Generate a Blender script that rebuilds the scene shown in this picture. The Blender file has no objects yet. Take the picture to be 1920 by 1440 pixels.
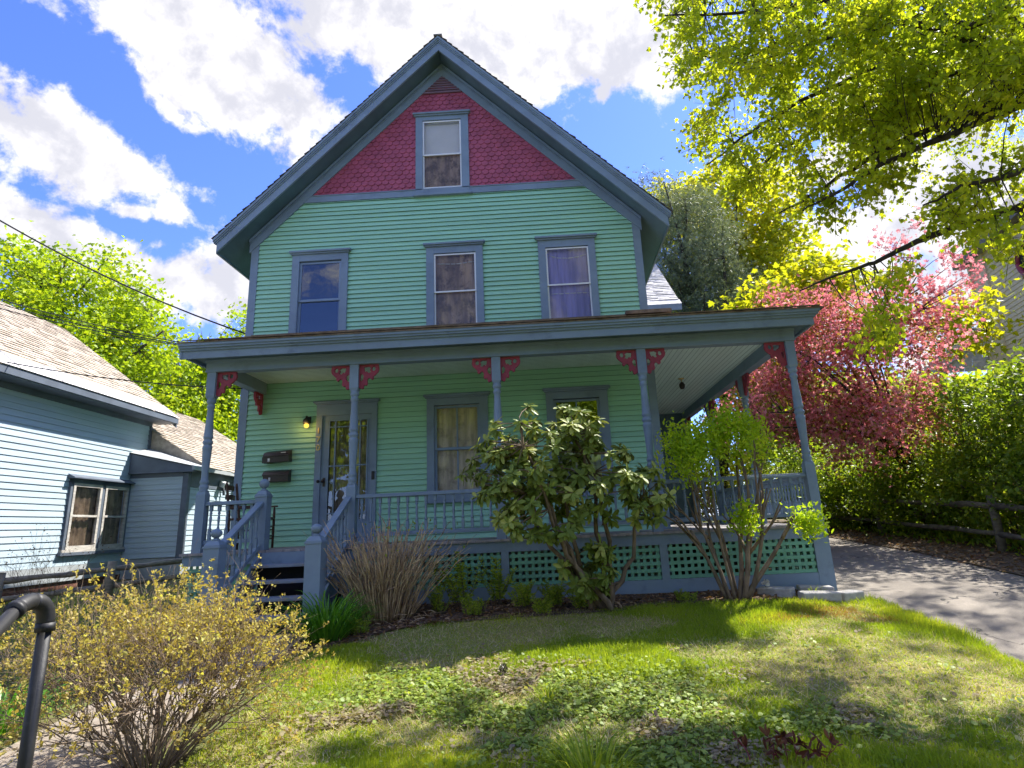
import bpy, math, random
import numpy as np
from mathutils import Vector, Matrix, Euler
random.seed(5)
rng = np.random.default_rng(5)
S = bpy.context.scene
COL = S.collection
R = math.radians

# ------------------------------------------------------------------ camera
CAM = Vector((5.0756, -10.0, 0.1731))
YAW, PIT, ROL, FPX = 0.0267, 0.2665, 0.0477, 1155.9
fw = Vector((-math.sin(YAW) * math.cos(PIT), math.cos(YAW) * math.cos(PIT), math.sin(PIT)))
r0 = Vector((math.cos(YAW), math.sin(YAW), 0))
u0 = r0.cross(fw)
rt = r0 * math.cos(ROL) - u0 * math.sin(ROL)
up = r0 * math.sin(ROL) + u0 * math.cos(ROL)
cd = bpy.data.cameras.new('camera')
cam = bpy.data.objects.new('camera', cd)
COL.objects.link(cam)
cam.matrix_world = Matrix(((rt.x, up.x, -fw.x, CAM.x), (rt.y, up.y, -fw.y, CAM.y), (rt.z, up.z, -fw.z, CAM.z), (0, 0, 0, 1)))
cd.sensor_width = 36
cd.lens = 36 * FPX / 1920
cd.shift_x = (960 - 986.5) / 1920
cd.shift_y = -(720 - 666.5) / 1920
cd.clip_end = 3000
cd.clip_start = 0.05
S.camera = cam

def ray(u, v):
    "unit direction of a point of the photograph"
    return (rt * ((u - 986.5) / FPX) - up * ((v - 666.5) / FPX) + fw).normalized()

# ------------------------------------------------------------------ light
SUN = Vector((0.58, 0.50, 1.0)).normalized()
EL = math.asin(SUN.z)
AZ = math.atan2(SUN.x, SUN.y)
ld = bpy.data.lights.new('sun', 'SUN')
ld.energy = 4.2
ld.angle = R(0.55)
ld.color = (1.0, 0.955, 0.87)
sun = bpy.data.objects.new('sun', ld)
COL.objects.link(sun)
sun.rotation_euler = SUN.to_track_quat('Z', 'Y').to_euler()
sun.location = (20, 20, 40)
S.view_settings.view_transform = 'Standard'
S.view_settings.look = 'None'
S.view_settings.exposure = 1.55
S.view_settings.gamma = 1

W = bpy.data.worlds.new('World')
S.world = W
W.use_nodes = True
nt = W.node_tree
for n in list(nt.nodes):
    nt.nodes.remove(n)

class NG:
    "small helper to write node graphs"
    def __init__(s, t): s.t = t
    def n(s, kind, **kw):
        x = s.t.nodes.new('ShaderNode' + kind)
        for k, v in kw.items():
            if k[0] == 'i' and (k[1].isdigit() or k[1].isupper()):
                key = int(k[1:]) if k[1:].isdigit() else k[1:].replace('_', ' ')
                if hasattr(v, 'is_output'): s.t.links.new(v, x.inputs[key])
                else: x.inputs[key].default_value = v
            else: setattr(x, k, v)
        return x
    def math(s, op, a, b=0.0, clamp=False):
        return s.n('Math', operation=op, i0=a, i1=b, use_clamp=clamp).outputs[0]
    def noise(s, vec, scale, detail=3, rough=.5, dist=0.0):
        return s.n('TexNoise', iVector=vec, iScale=scale, iDetail=detail, iRoughness=rough, iDistortion=dist).outputs[0]
    def ramp(s, fac, a, b, lo=0.0, hi=1.0):
        return s.n('MapRange', iValue=fac, i1=a, i2=b, i3=lo, i4=hi, interpolation_type='SMOOTHSTEP').outputs[0]
    def mix(s, fac, a, b, mode='MIX'):
        m = s.n('Mix', data_type='RGBA', blend_type=mode)
        for key, v in ((0, fac), (6, a), (7, b)):
            if hasattr(v, 'is_output'): s.t.links.new(v, m.inputs[key])
            else: m.inputs[key].default_value = v if key == 0 else (tuple(v) + (1,) if len(v) == 3 else v)
        return m.outputs[2]
    def link(s, a, b): s.t.links.new(a, b)

g_ = NG(nt)
sky = g_.n('TexSky', sky_type='NISHITA', sun_disc=False, sun_elevation=EL, sun_rotation=AZ,
           air_density=1.0, dust_density=0.3, ozone_density=2.2)
SKYTINT = (0.43, 0.53, 0.98)
skyc = g_.mix(1.0, sky.outputs[0], SKYTINT, 'MULTIPLY')
dirv = g_.n('TexCoord').outputs['Generated']
CE = cam.matrix_world.to_euler()
def blob(u, v, ru, rv, tilt=0, power=1.0):
    d = ray(u, v)
    e = (cam.matrix_world.to_3x3() @ Matrix.Rotation(R(tilt), 3, 'Z')).to_euler()
    m = g_.n('Mapping', vector_type='TEXTURE', iVector=dirv, iLocation=tuple(d), iRotation=tuple(e), iScale=(ru / FPX, rv / FPX, 1.0))
    l = g_.n('VectorMath', operation='LENGTH', iVector=m.outputs[0]).outputs['Value']
    return g_.math('MULTIPLY', g_.math('SUBTRACT', 1.0, l), power)
cover = None
for b in [(720, 0, 500, 150, -8), (470, 165, 150, 115, -25), (1130, 60, 240, 100, -8), (560, 215, 140, 50, 8), (330, 30, 190, 110, -20),
          (60, 245, 210, 72, -22), (240, 315, 100, 42, -38), (40, 420, 190, 45, -18), (330, 530, 240, 72, -6), (190, 480, 150, 50, -12),
          (1700, 420, 330, 170, 15), (1620, 300, 250, 90, 12), (1900, 520, 260, 220, 0), (245, 395, 44, 20, 0, .6), (318, 397, 40, 26, 0, .7),
          (1130, 172, 34, 24, 20, .6), (295, 460, 28, 16, 0, .5), (1800, 120, 260, 90, 20)]:
    o = blob(*b)
    cover = o if cover is None else g_.math('MAXIMUM', cover, o)
n1 = g_.noise(dirv, 3.2, 9, .62, .35)
n2 = g_.noise(dirv, 11.0, 10, .62, .15)
nn_ = g_.math('ADD', g_.math('MULTIPLY', g_.math('SUBTRACT', n1, .5), 1.0), g_.math('MULTIPLY', g_.math('SUBTRACT', n2, .5), 2.9))
dens = g_.math('SUBTRACT', g_.math('ADD', cover, nn_), .06)
front = g_.ramp(dens, 0.01, 0.40)
# the unseen sky behind the viewer: broken cloud, brightened to light the shaded front
sep = g_.n('SeparateXYZ', iVector=dirv)
back = g_.ramp(sep.outputs['Y'], .25, -.15)
bdens = g_.math('ADD', g_.math('SUBTRACT', n1, .5), g_.math('MULTIPLY', g_.math('SUBTRACT', n2, .5), .35))
backc = g_.math('MULTIPLY', g_.ramp(bdens, -.01, .12), back)
mask = g_.math('MAXIMUM', front, backc, True)
mask = g_.math('MULTIPLY', mask, .97)
offv = g_.n('VectorMath', operation='ADD', i0=dirv, i1=tuple(SUN * .035)).outputs[0]
n2b = g_.noise(offv, 11.0, 7, .58, .15)
shade = g_.ramp(g_.math('SUBTRACT', g_.math('SUBTRACT', n2, n2b), g_.math('MULTIPLY', dens, .07)), -.16, .07)
cloudc = g_.mix(shade, (2.3, 2.3, 2.5), (3.5, 3.42, 3.42))
cloudc = g_.mix(back, cloudc, (4.8, 4.8, 4.9))
col = g_.mix(mask, skyc, cloudc)
bg = g_.n('Background', iColor=col, iStrength=.12)
out = g_.n('OutputWorld')
g_.link(bg.outputs[0], out.inputs[0])

# ------------------------------------------------------------------ materials
def new_mat(name):
    m = bpy.data.materials.new(name)
    m.use_nodes = True
    t = m.node_tree
    for n in list(t.nodes): t.nodes.remove(n)
    return m, NG(t)

def paint(name, c, rough=.6, var=.18, scale=(3, 3, 3), bump=.15, bscale=60, dirt=None, dscale=2.0, dlo=.55, dhi=.75, spec=.35, metal=0):
    "a painted or raw solid: base colour with mottling, optional dirt/wear patches, fine bump"
    m, g = new_mat(name)
    pos = g.n('NewGeometry').outputs['Position']
    sv = g.n('Mapping', iVector=pos, iScale=scale).outputs[0]
    f = g.noise(sv, 1.0, 6, .6)
    lo = tuple(x * (1 - var) for x in c); hi = tuple(min(1, x * (1 + var)) for x in c)
    colr = g.mix(g.ramp(f, .3, .7), lo, hi)
    if dirt:
        d = g.noise(pos, dscale, 8, .68)
        colr = g.mix(g.ramp(d, dlo, dhi), colr, dirt)
    b = g.noise(sv, bscale / max(1, scale[2]), 4, .6)
    bp = g.n('Bump', iStrength=bump, iDistance=.01, iHeight=b)
    p = g.n('BsdfPrincipled', iBase_Color=colr, iRoughness=rough, iNormal=bp.outputs[0], iMetallic=metal)
    p.inputs['Specular IOR Level'].default_value = spec
    o = g.n('OutputMaterial'); g.link(p.outputs[0], o.inputs[0])
    return m

def leafmat(name, c0, c1, c2, trans=.45, rough=.5, gloss=.25, back=None, tt=(1.9, 1.8, .8)):
    "leaf: tint attribute runs c0 > c1 > c2; light shows through"
    m, g = new_mat(name)
    t = g.n('Attribute', attribute_name='tint').outputs['Fac']
    col = g.mix(g.ramp(t, 0, .5), c0, c1)
    col = g.mix(g.ramp(t, .5, 1), col, c2)
    if back:
        bf = g.n('NewGeometry').outputs['Backfacing']
        col = g.mix(bf, col, back)
    p = g.n('BsdfPrincipled', iBase_Color=col, iRoughness=rough)
    p.inputs['Specular IOR Level'].default_value = gloss
    tcol = g.mix(1.0, col, tt, 'MULTIPLY')
    tr = g.n('BsdfTranslucent', iColor=tcol)
    mx = g.n('MixShader', i0=trans, i1=p.outputs[0], i2=tr.outputs[0])
    o = g.n('OutputMaterial'); g.link(mx.outputs[0], o.inputs[0])
    return m

def glass(name, tint=(.75, .8, .82), refl=.16):
    m, g = new_mat(name)
    lw = g.n('LayerWeight', iBlend=.35).outputs['Fresnel']
    wob = g.noise(g.n('NewGeometry').outputs['Position'], 2.5, 2)
    bp = g.n('Bump', iStrength=.06, iDistance=.05, iHeight=wob)
    gl = g.n('BsdfGlossy', iColor=(.95, .97, 1, 1), iRoughness=.015, iNormal=bp.outputs[0])
    tr = g.n('BsdfTransparent', iColor=tint + (1,))
    f = g.math('ADD', g.math('MULTIPLY', lw, .8), refl, True)
    mx = g.n('MixShader', i0=f, i1=tr.outputs[0], i2=gl.outputs[0])
    o = g.n('OutputMaterial'); g.link(mx.outputs[0], o.inputs[0])
    return m

M = {}
M['green'] = paint('green_clapboard_paint', (.30, .57, .41), .62, .08, (.35, .35, 9), .12, 90, dirt=(.26, .48, .34), dscale=1.3, dlo=.58, dhi=.85)
M['lat'] = paint('lattice_green_paint', (.15, .36, .26), .65, .15, (2, 2, 6), .15, 90, dirt=(.10, .22, .15), dscale=5)
M['blue'] = paint('blue_trim_paint', (.18, .245, .325), .55, .10, (1.5, 1.5, 2.5), .12, 80, dirt=(.115, .15, .20), dscale=3.0, dlo=.52, dhi=.80)
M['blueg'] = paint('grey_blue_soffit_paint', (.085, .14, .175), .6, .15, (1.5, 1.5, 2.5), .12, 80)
M['step'] = paint('worn_step_paint', (.20, .24, .30), .7, .2, (2, 9, 2), .2, 80, dirt=(.26, .21, .16), dscale=7, dlo=.5, dhi=.7)
M['deck'] = paint('grey_deck_boards', (.27, .25, .25), .75, .2, (12, 1, 2), .25, 60, dirt=(.20, .17, .14), dscale=5)
M['red'] = paint('dark_red_shingle_paint', (.34, .075, .125), .55, .16, (4, 4, 4), .2, 70, dirt=(.27, .06, .09), dscale=3)
M['fret'] = paint('dark_red_fretwork_paint', (.26, .035, .06), .5, .12, (5, 5, 5), .15, 60)
M['vent'] = paint('mauve_vent_paint', (.19, .12, .16), .6, .15)
M['ceil'] = paint('pale_mint_ceiling_paint', (.60, .74, .71), .35, .07, (6, .5, 1), .1, 50, dirt=(.46, .58, .55), dscale=3.0, dlo=.6, dhi=.9)
M['seam'] = paint('ceiling_seam', (.12, .22, .24), .8, .2)
M['white'] = paint('white_storm_frame', (.72, .74, .76), .4, .06)
M['sash'] = paint('sash_paint', (.19, .26, .37), .5, .1)
M['glass'] = glass('window_glass', (.75, .8, .82), .075)
M['glassd'] = glass('dusty_glass', (.95, .93, .9), .0)
M['dark'] = paint('unlit_dark', (.018, .018, .024), .9, .2)  # near-black colour stands in for unlit rooms and the shade under the stairs
M['lace'] = paint('brown_lace_curtain', (.44, .32, .235), .9, .4, (9, 9, 1.2), .3, 60, dirt=(.20, .145, .105), dscale=6, dlo=.45, dhi=.65)
M['lace2'] = paint('pale_lace_curtain', (.62, .56, .50), .9, .3, (14, 14, 1), .3, 60, dirt=(.34, .29, .25), dscale=5, dlo=.45, dhi=.7)
M['purple'] = paint('lilac_curtain', (.36, .33, .66), .9, .25, (10, 10, .6), .2, 40)
M['blind'] = paint('white_roller_blind', (.80, .79, .80), .8, .04)
M['roof'] = paint('grey_asphalt_shingle', (.17, .16, .155), .9, .3, (8, 8, 8), .5, 60)
M['rooftan'] = paint('tan_asphalt_shingle', (.39, .33, .265), .92, .22, (9, 9, 9), .5, 60, dirt=(.31, .265, .21), dscale=1.2, dlo=.5, dhi=.8)
M['roofpale'] = paint('pale_shingle', (.55, .53, .50), .9, .15, (9, 9, 9), .4, 60)
M['roofbrown'] = paint('brown_porch_shingle', (.17, .125, .09), .9, .35, (9, 9, 9), .5, 60)
M['flash'] = paint('eave_sheet_metal', (.52, .50, .49), .5, .08, (2, 2, 2), .05, 20, dirt=(.40, .37, .35), dscale=1.5)
M['nsid'] = paint('pale_blue_siding_paint', (.37, .455, .515), .6, .07, (.4, .4, 9), .1, 90, dirt=(.36, .45, .50), dscale=1.8)
M['ntrim'] = paint('slate_trim_paint', (.105, .125, .16), .6, .15)
M['nwin'] = paint('weathered_window_wood', (.42, .39, .35), .8, .25, (4, 4, 20), .3, 60)
M['brick'] = paint('red_brick_base', (.19, .085, .06), .9, .35, (10, 10, 25), .4, 40)
M['sill'] = paint('grey_sill_board', (.33, .35, .36), .8, .15)
M['black'] = paint('black_metal', (.012, .012, .013), .55, .3, (9, 9, 9), .12, 70, dirt=(.045, .04, .038), dscale=14, dlo=.55, dhi=.75, spec=.5)
M['brown'] = paint('dark_brown_metal', (.028, .016, .014), .35, .25, (6, 6, 6), .1, 60, spec=.5)
M['label'] = paint('paper_label', (.6, .6, .58), .7, .05)
M['brass'] = paint('brass', (.62, .46, .20), .35, .1, metal=.7)
M['wood'] = paint('dark_chair_wood', (.07, .033, .02), .5, .3, (9, 9, 2), .15, 50)
M['rail'] = paint('grey_split_rail_wood', (.25, .205, .155), .85, .3, (7, 7, 25), .5, 40, dirt=(.13, .105, .085), dscale=6)
M['railm'] = paint('mossy_split_rail_wood', (.13, .11, .085), .9, .35, (9, 9, 20), .6, 40, dirt=(.07, .075, .04), dscale=5)
M['conc'] = paint('concrete', (.26, .215, .17), .9, .15, (6, 6, 6), .4, 50, dirt=(.27, .255, .22), dscale=4)
M['stone'] = paint('rough_grey_block', (.36, .345, .33), .9, .2, (9, 9, 9), .6, 40, dirt=(.20, .20, .15), dscale=7)
M['meter'] = paint('grey_meter_box', (.5, .5, .48), .5, .1)
M['beige'] = paint('beige_siding_paint', (.62, .50, .33), .7, .06)
M['bark'] = paint('grey_brown_bark', (.075, .06, .05), .9, .4, (12, 12, 4), .6, 40)
M['barkd'] = paint('dark_bark', (.045, .036, .032), .9, .4, (12, 12, 4), .6, 40)
M['twig'] = paint('tan_twig_bark', (.20, .145, .095), .85, .35, (15, 15, 5), .3, 40)
M['stem'] = paint('mossy_stem_bark', (.165, .12, .08), .9, .4, (14, 14, 5), .5, 40, dirt=(.10, .10, .06), dscale=6)
M['cane'] = paint('dry_cane', (.46, .34, .205), .8, .35, (12, 12, 3), .2, 40, dirt=(.25, .155, .085), dscale=7, dlo=.45, dhi=.65)
M['wire'] = paint('cable_black', (.02, .02, .022), .6, .2)
M['mulch'] = paint('brown_leaf_mulch', (.085, .055, .038), .95, .45, (14, 14, 14), .9, 30, dirt=(.20, .13, .085), dscale=16, dlo=.5, dhi=.68)
M['litter'] = paint('leaf_litter_soil', (.115, .085, .055), .95, .4, (8, 8, 8), .9, 30, dirt=(.21, .15, .09), dscale=9, dlo=.5, dhi=.68)
M['asph'] = paint('worn_asphalt', (.20, .185, .175), .93, .16, (5, 5, 5), .6, 250, dirt=(.27, .25, .235), dscale=1.1, dlo=.45, dhi=.75)

def asphmat():
    m, g = new_mat('worn_asphalt')
    pos = g.n('NewGeometry').outputs['Position']
    wp = g.n('VectorMath', operation='ADD', i0=pos, i1=g.n('TexNoise', iVector=pos, iScale=2.2, iDetail=5).outputs[1]).outputs[0]
    a0 = g.noise(pos, .8, 3)
    v = g.n('TexVoronoi', feature='DISTANCE_TO_EDGE', iVector=wp, iScale=.55).outputs[0]
    crack = g.math('MULTIPLY', g.ramp(v, .009, .002), g.ramp(a0, .45, .6))
    a = g.noise(pos, 1.1, 6, .65); b = g.noise(pos, 140, 3, .7); c = g.noise(pos, 6, 5, .7)
    colr = g.mix(g.ramp(a, .35, .7), (.135, .116, .095), (.205, .178, .145))
    colr = g.mix(g.ramp(c, .55, .75), colr, (.25, .218, .175))
    colr = g.mix(g.ramp(b, .35, .75), colr, g.mix(1.0, colr, (1.5, 1.5, 1.5), 'MULTIPLY'))
    colr = g.mix(crack, colr, (.05, .045, .04))
    bp = g.n('Bump', iStrength=.7, iDistance=.006, iHeight=g.math('SUBTRACT', b, g.math('MULTIPLY', crack, 1.5)))
    p = g.n('BsdfPrincipled', iBase_Color=colr, iRoughness=.93, iNormal=bp.outputs[0])
    o = g.n('OutputMaterial'); g.link(p.outputs[0], o.inputs[0]); return m
M['asph'] = asphmat()
def lawnmat():
    m, g = new_mat('patchy_lawn')
    pos = g.n('NewGeometry').outputs['Position']
    a = g.noise(pos, .9, 5, .6); b = g.noise(pos, 5.0, 6, .7); c = g.noise(pos, 40, 4, .7)
    f = g.math('ADD', g.math('MULTIPLY', a, .55), g.math('MULTIPLY', b, .45))
    colr = g.mix(g.ramp(f, .42, .58), (.26, .225, .09), (.18, .235, .04))
    colr = g.mix(g.ramp(c, .35, .75), colr, (.31, .275, .13))
    bp = g.n('Bump', iStrength=.9, iDistance=.02, iHeight=c)
    p = g.n('BsdfPrincipled', iBase_Color=colr, iRoughness=.95, iNormal=bp.outputs[0])
    p.inputs['Specular IOR Level'].default_value = .1
    o = g.n('OutputMaterial'); g.link(p.outputs[0], o.inputs[0])
    return m
M['lawn'] = lawnmat()
M['ground'] = paint('rough_grass_ground', (.10, .115, .03), .95, .4, (3, 3, 3), .8, 25, dirt=(.13, .095, .05), dscale=1.2, dlo=.45, dhi=.65)

M['l_maple'] = leafmat('maple_leaf', (.19, .265, .016), (.31, .375, .02), (.45, .46, .03), .6, .45, .3)
M['l_tree'] = leafmat('spring_tree_leaf', (.155, .255, .014), (.26, .36, .018), (.39, .44, .025), .42, .5, .25)
M['l_tree2'] = leafmat('yellow_green_leaf', (.20, .26, .016), (.36, .38, .02), (.52, .45, .025), .45, .5, .25)
M['l_pine'] = leafmat('pine_needle', (.085, .115, .07), (.165, .205, .125), (.27, .31, .19), .2, .5, .3)
M['l_hedge'] = leafmat('hedge_leaf', (.07, .13, .016), (.15, .225, .02), (.34, .38, .035), .48, .45, .35)
M['l_crab'] = leafmat('pink_blossom', (.40, .10, .125), (.64, .22, .265), (.85, .46, .50), .48, .6, .1, None, (1.25, 1.1, 1.05))
M['l_crabl'] = leafmat('bronze_crab_leaf', (.14, .075, .035), (.24, .15, .045), (.33, .30, .06), .4, .5, .2, None, (1.5, 1.3, .8))
M['l_rhodo'] = leafmat('rhododendron_leaf', (.085, .13, .02), (.17, .225, .035), (.38, .40, .10), .2, .5, .25, (.18, .21, .07))
M['l_bush'] = leafmat('bright_shrub_leaf', (.18, .29, .016), (.30, .43, .02), (.48, .52, .035), .48, .45, .3)
M['l_yel'] = leafmat('yellow_bud_leaf', (.24, .17, .055), (.38, .31, .085), (.48, .47, .12), .35, .5, .25)
M['l_lily'] = leafmat('strap_leaf', (.04, .13, .014), (.085, .24, .02), (.16, .34, .03), .3, .4, .4)
M['l_fern'] = leafmat('fern_leaf', (.13, .20, .025), (.22, .30, .035), (.34, .38, .05), .4, .5, .2)
M['l_grass'] = leafmat('grass_blade', (.145, .225, .018), (.25, .335, .022), (.42, .445, .045), .42, .5, .2)
M['l_thatch'] = leafmat('dry_thatch', (.31, .24, .14), (.45, .37, .23), (.56, .49, .32), .28, .8, .1)
M['l_weed'] = leafmat('creeping_weed', (.12, .165, .04), (.20, .28, .045), (.34, .42, .08), .34, .5, .3)
M['l_purple'] = leafmat('purple_weed', (.19, .15, .10), (.27, .22, .14), (.30, .30, .13), .25, .6, .2)
M['l_red'] = leafmat('red_shoot', (.07, .022, .016), (.11, .032, .02), (.17, .07, .03), .2, .5, .3)
M['l_moss'] = leafmat('rusty_moss', (.20, .10, .03), (.33, .17, .04), (.38, .27, .08), .25, .8, .1)
M['l_dead'] = leafmat('dead_leaf', (.12, .06, .03), (.22, .13, .07), (.34, .24, .15), .2, .8, .1)

# ------------------------------------------------------------------ geometry helpers
class MB:
    "collects faces; build() links them as ONE mesh object"
    def __init__(s): s.v = []; s.f = []; s.s = []
    def face(s, pts, sm=False):
        b = len(s.v); s.v += [tuple(p) for p in pts]; s.f.append(tuple(range(b, b + len(pts)))); s.s.append(sm)
    def mesh(s, verts, faces, sm=False):
        b = len(s.v); s.v += [tuple(p) for p in verts]
        for f in faces: s.f.append(tuple(i + b for i in f)); s.s.append(sm)
    def box(s, x0, x1, y0, y1, z0, z1):
        s.mesh([(x0, y0, z0), (x1, y0, z0), (x1, y1, z0), (x0, y1, z0), (x0, y0, z1), (x1, y0, z1), (x1, y1, z1), (x0, y1, z1)],
               [(0, 3, 2, 1), (4, 5, 6, 7), (0, 1, 5, 4), (1, 2, 6, 5), (2, 3, 7, 6), (3, 0, 4, 7)])
    def bar(s, a, b, w, h, upv=(0, 0, 1)):
        "rectangular bar from a to b, w across, h along upv"
        a, b = Vector(a), Vector(b); d = (b - a).normalized(); sd = d.cross(Vector(upv)).normalized(); u = sd.cross(d)
        p = [a + sd * (i * w / 2) + u * (j * h / 2) for i, j in ((-1, -1), (1, -1), (1, 1), (-1, 1))]
        q = [x + (b - a) for x in p]
        s.mesh(p + q, [(0, 3, 2, 1), (4, 5, 6, 7), (0, 1, 5, 4), (1, 2, 6, 5), (2, 3, 7, 6), (3, 0, 4, 7)])
    def prism(s, poly, t0, t1, axis='y'):
        k = {'x': lambda a, b, t: (t, a, b), 'y': lambda a, b, t: (a, t, b), 'z': lambda a, b, t: (a, b, t)}[axis]
        n = len(poly)
        s.mesh([k(a, b, t0) for a, b in poly] + [k(a, b, t1) for a, b in poly],
               [tuple(range(n)), tuple(range(2 * n - 1, n - 1, -1))] + [(i, i + n, (i + 1) % n + n, (i + 1) % n) for i in range(n)])
    def lathe(s, prof, c=(0, 0, 0), n=14):
        v = []; f = []
        for r, z in prof:
            for i in range(n):
                a = 2 * math.pi * i / n; v.append((c[0] + r * math.cos(a), c[1] + r * math.sin(a), c[2] + z))
        for j in range(len(prof) - 1):
            for i in range(n):
                k = (i + 1) % n; f.append((j * n + i, j * n + k, (j + 1) * n + k, (j + 1) * n + i))
        f.append(tuple(range(n - 1, -1, -1))); f.append(tuple((len(prof) - 1) * n + i for i in range(n)))
        s.mesh(v, f, True)
    def tube(s, path, rad, n=6):
        path = [Vector(p) for p in path]; v = []; f = []; m = len(path)
        if not hasattr(rad, '__len__'): rad = [rad] * m
        d0 = (path[1] - path[0]).normalized()
        x = d0.orthogonal().normalized()
        for j in range(m):
            d = (path[min(j + 1, m - 1)] - path[max(j - 1, 0)])
            d = d.normalized() if d.length > 1e-9 else d0
            x = (x - d * x.dot(d)); x = x.normalized() if x.length > 1e-6 else d.orthogonal().normalized()
            y = d.cross(x)
            for i in range(n):
                a = 2 * math.pi * i / n; v.append(path[j] + (x * math.cos(a) + y * math.sin(a)) * rad[j])
        for j in range(m - 1):
            for i in range(n):
                k = (i + 1) % n; f.append((j * n + i, j * n + k, (j + 1) * n + k, (j + 1) * n + i))
        f.append(tuple(range(n - 1, -1, -1))); f.append(tuple((m - 1) * n + i for i in range(n)))
        s.mesh(v, f, True)
    def sphere(s, c, r, n=12, sz=1.0):
        k = n // 2
        s.lathe([(max(1e-4, r * math.sin(math.pi * j / k)), -r * sz * math.cos(math.pi * j / k)) for j in range(k + 1)], c, n)
    def data(s, name, mats):
        me = bpy.data.meshes.new(name); me.from_pydata(s.v, [], s.f)
        me.polygons.foreach_set('use_smooth', s.s)
        for m in (mats if isinstance(mats, (list, tuple)) else [mats]): me.materials.append(m)
        me.update(); return me
    def build(s, name, mats, parent=None, bevel=0):
        return link(name, s.data(name, mats), parent, bevel)

LM = [False]      # True while a thing is written in its own local coordinates
def world_of(o):
    return o.matrix_basis.copy() if o.parent is None else world_of(o.parent) @ o.matrix_parent_inverse @ o.matrix_basis
def link(name, me, parent=None, bevel=0, loc=None, rot=None):
    o = bpy.data.objects.new(name, me); COL.objects.link(o)
    if parent is not None:
        o.parent = parent
        if not LM[0]: o.matrix_parent_inverse = world_of(parent).inverted()
    if loc is not None: o.location = loc
    if rot is not None: o.rotation_euler = rot
    if bevel:
        b = o.modifiers.new('bevel', 'BEVEL'); b.width = bevel; b.segments = 2; b.limit_method = 'ANGLE'; b.angle_limit = R(50)
    return o
def empty(name, loc=(0, 0, 0), rz=0):
    o = bpy.data.objects.new(name, None); COL.objects.link(o); o.location = loc; o.rotation_euler.z = rz
    o.empty_display_size = .2
    return o
def tag(o, label, cat, group=None):
    o['label'] = label; o['category'] = cat
    if group: o['group'] = group
    return o
def setting(o, kind='structure', label=None, cat=None):
    o['kind'] = kind
    if label: o['label'] = label
    if cat: o['category'] = cat
    return o

def np_mesh(name, V, faces, mat, tint=None, smooth=False):
    "numpy mesh: faces = list of int arrays (n,k)"
    me = bpy.data.meshes.new(name)
    V = np.asarray(V, np.float32); me.vertices.add(len(V)); me.vertices.foreach_set('co', V.ravel())
    loops = np.concatenate([f.ravel() for f in faces]).astype(np.int32)
    tot = np.concatenate([np.full(len(f), f.shape[1], np.int32) for f in faces])
    start = np.concatenate([[0], np.cumsum(tot)[:-1]]).astype(np.int32)
    me.loops.add(len(loops)); me.loops.foreach_set('vertex_index', loops)
    me.polygons.add(len(tot)); me.polygons.foreach_set('loop_start', start)
    me.polygons.foreach_set('use_smooth', np.full(len(tot), smooth))
    if tint is not None:
        a = me.attributes.new('tint', 'FLOAT', 'POINT'); a.data.foreach_set('value', np.asarray(tint, np.float32))
    me.materials.append(mat); me.update(calc_edges=True); return me

def leaf_shape(kind):
    if kind == 'oval':
        v = [(0, 0, 0), (.2, .3, .05), (.22, .62, .05), (0, 1, -.04), (-.22, .62, .05), (-.2, .3, .05)]
        return np.array(v), [(0, 1, 2, 3), (0, 3, 4, 5)]
    if kind == 'long':
        v = [(0, 0, 0), (.12, .25, .03), (.17, .6, .02), (.1, .9, -.05), (0, 1, -.1), (-.1, .9, -.05), (-.17, .6, .02), (-.12, .25, .03), (0, .6, -.02)]
        return np.array(v), [(0, 1, 2, 8), (8, 2, 3, 4), (0, 8, 6, 7), (8, 4, 5, 6)]
    if kind == 'maple':
        half = [(.0, 0), (.22, .10), (.50, .08), (.38, .30), (.62, .58), (.30, .52), (.26, .72), (0, 1.05)]
        v = [(x, y, .12 * x - .12 * y * y) for x, y in half] + [(-x, y, .12 * x - .12 * y * y) for x, y in half[1:-1]]
        return np.array(v), [(0, 1, 2, 3, 4, 5, 6, 7), (0, 7, 13, 12, 11, 10, 9, 8)]
    if kind == 'round':
        v = [(0, 0, 0), (.4, .2, .05), (.48, .6, .05), (.2, .98, 0), (-.2, .98, 0), (-.48, .6, .05), (-.4, .2, .05)]
        return np.array(v), [tuple(range(7))]
    if kind == 'flower':
        v = []; f = []
        for i in range(5):
            a = i * 2 * math.pi / 5
            def pt(r, b, z): return (r * math.cos(a + b), r * math.sin(a + b), z)
            k = len(v); v += [(0, 0, 0), pt(.35, -.5, .1), pt(.55, 0, .2), pt(.35, .5, .1)]; f.append((k, k + 1, k + 2, k + 3))
        return np.array(v), f
    if kind == 'tuft':
        v = []; f = []
        for i in range(7):
            a = i * 2 * math.pi / 7 + .3 * (i % 2); r = .55
            k = len(v); v += [(.035 * math.sin(a), .02, -.035 * math.cos(a)), (-.035 * math.sin(a), .02, .035 * math.cos(a)), (r * math.cos(a), .85 - .1 * (i % 3), r * math.sin(a))]; f.append((k, k + 1, k + 2))
        return np.array(v), f
    if kind == 'blade':
        v = [(-.5, 0, 0), (.5, 0, 0), (-.42, .5, .06), (.42, .5, .06), (0, 1, .24)]
        return np.array(v), [(0, 1, 3, 2), (2, 3, 4)]
    if kind == 'strap':
        v = [(-.5, 0, 0), (.5, 0, 0), (-.5, .4, .02), (.5, .4, .02), (-.42, .75, .12), (.42, .75, .12), (-.25, .95, .3), (.25, .95, .3), (0, .98, .45)]
        return np.array(v), [(0, 1, 3, 2), (2, 3, 5, 4), (4, 5, 7, 6), (6, 7, 8)]

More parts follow.
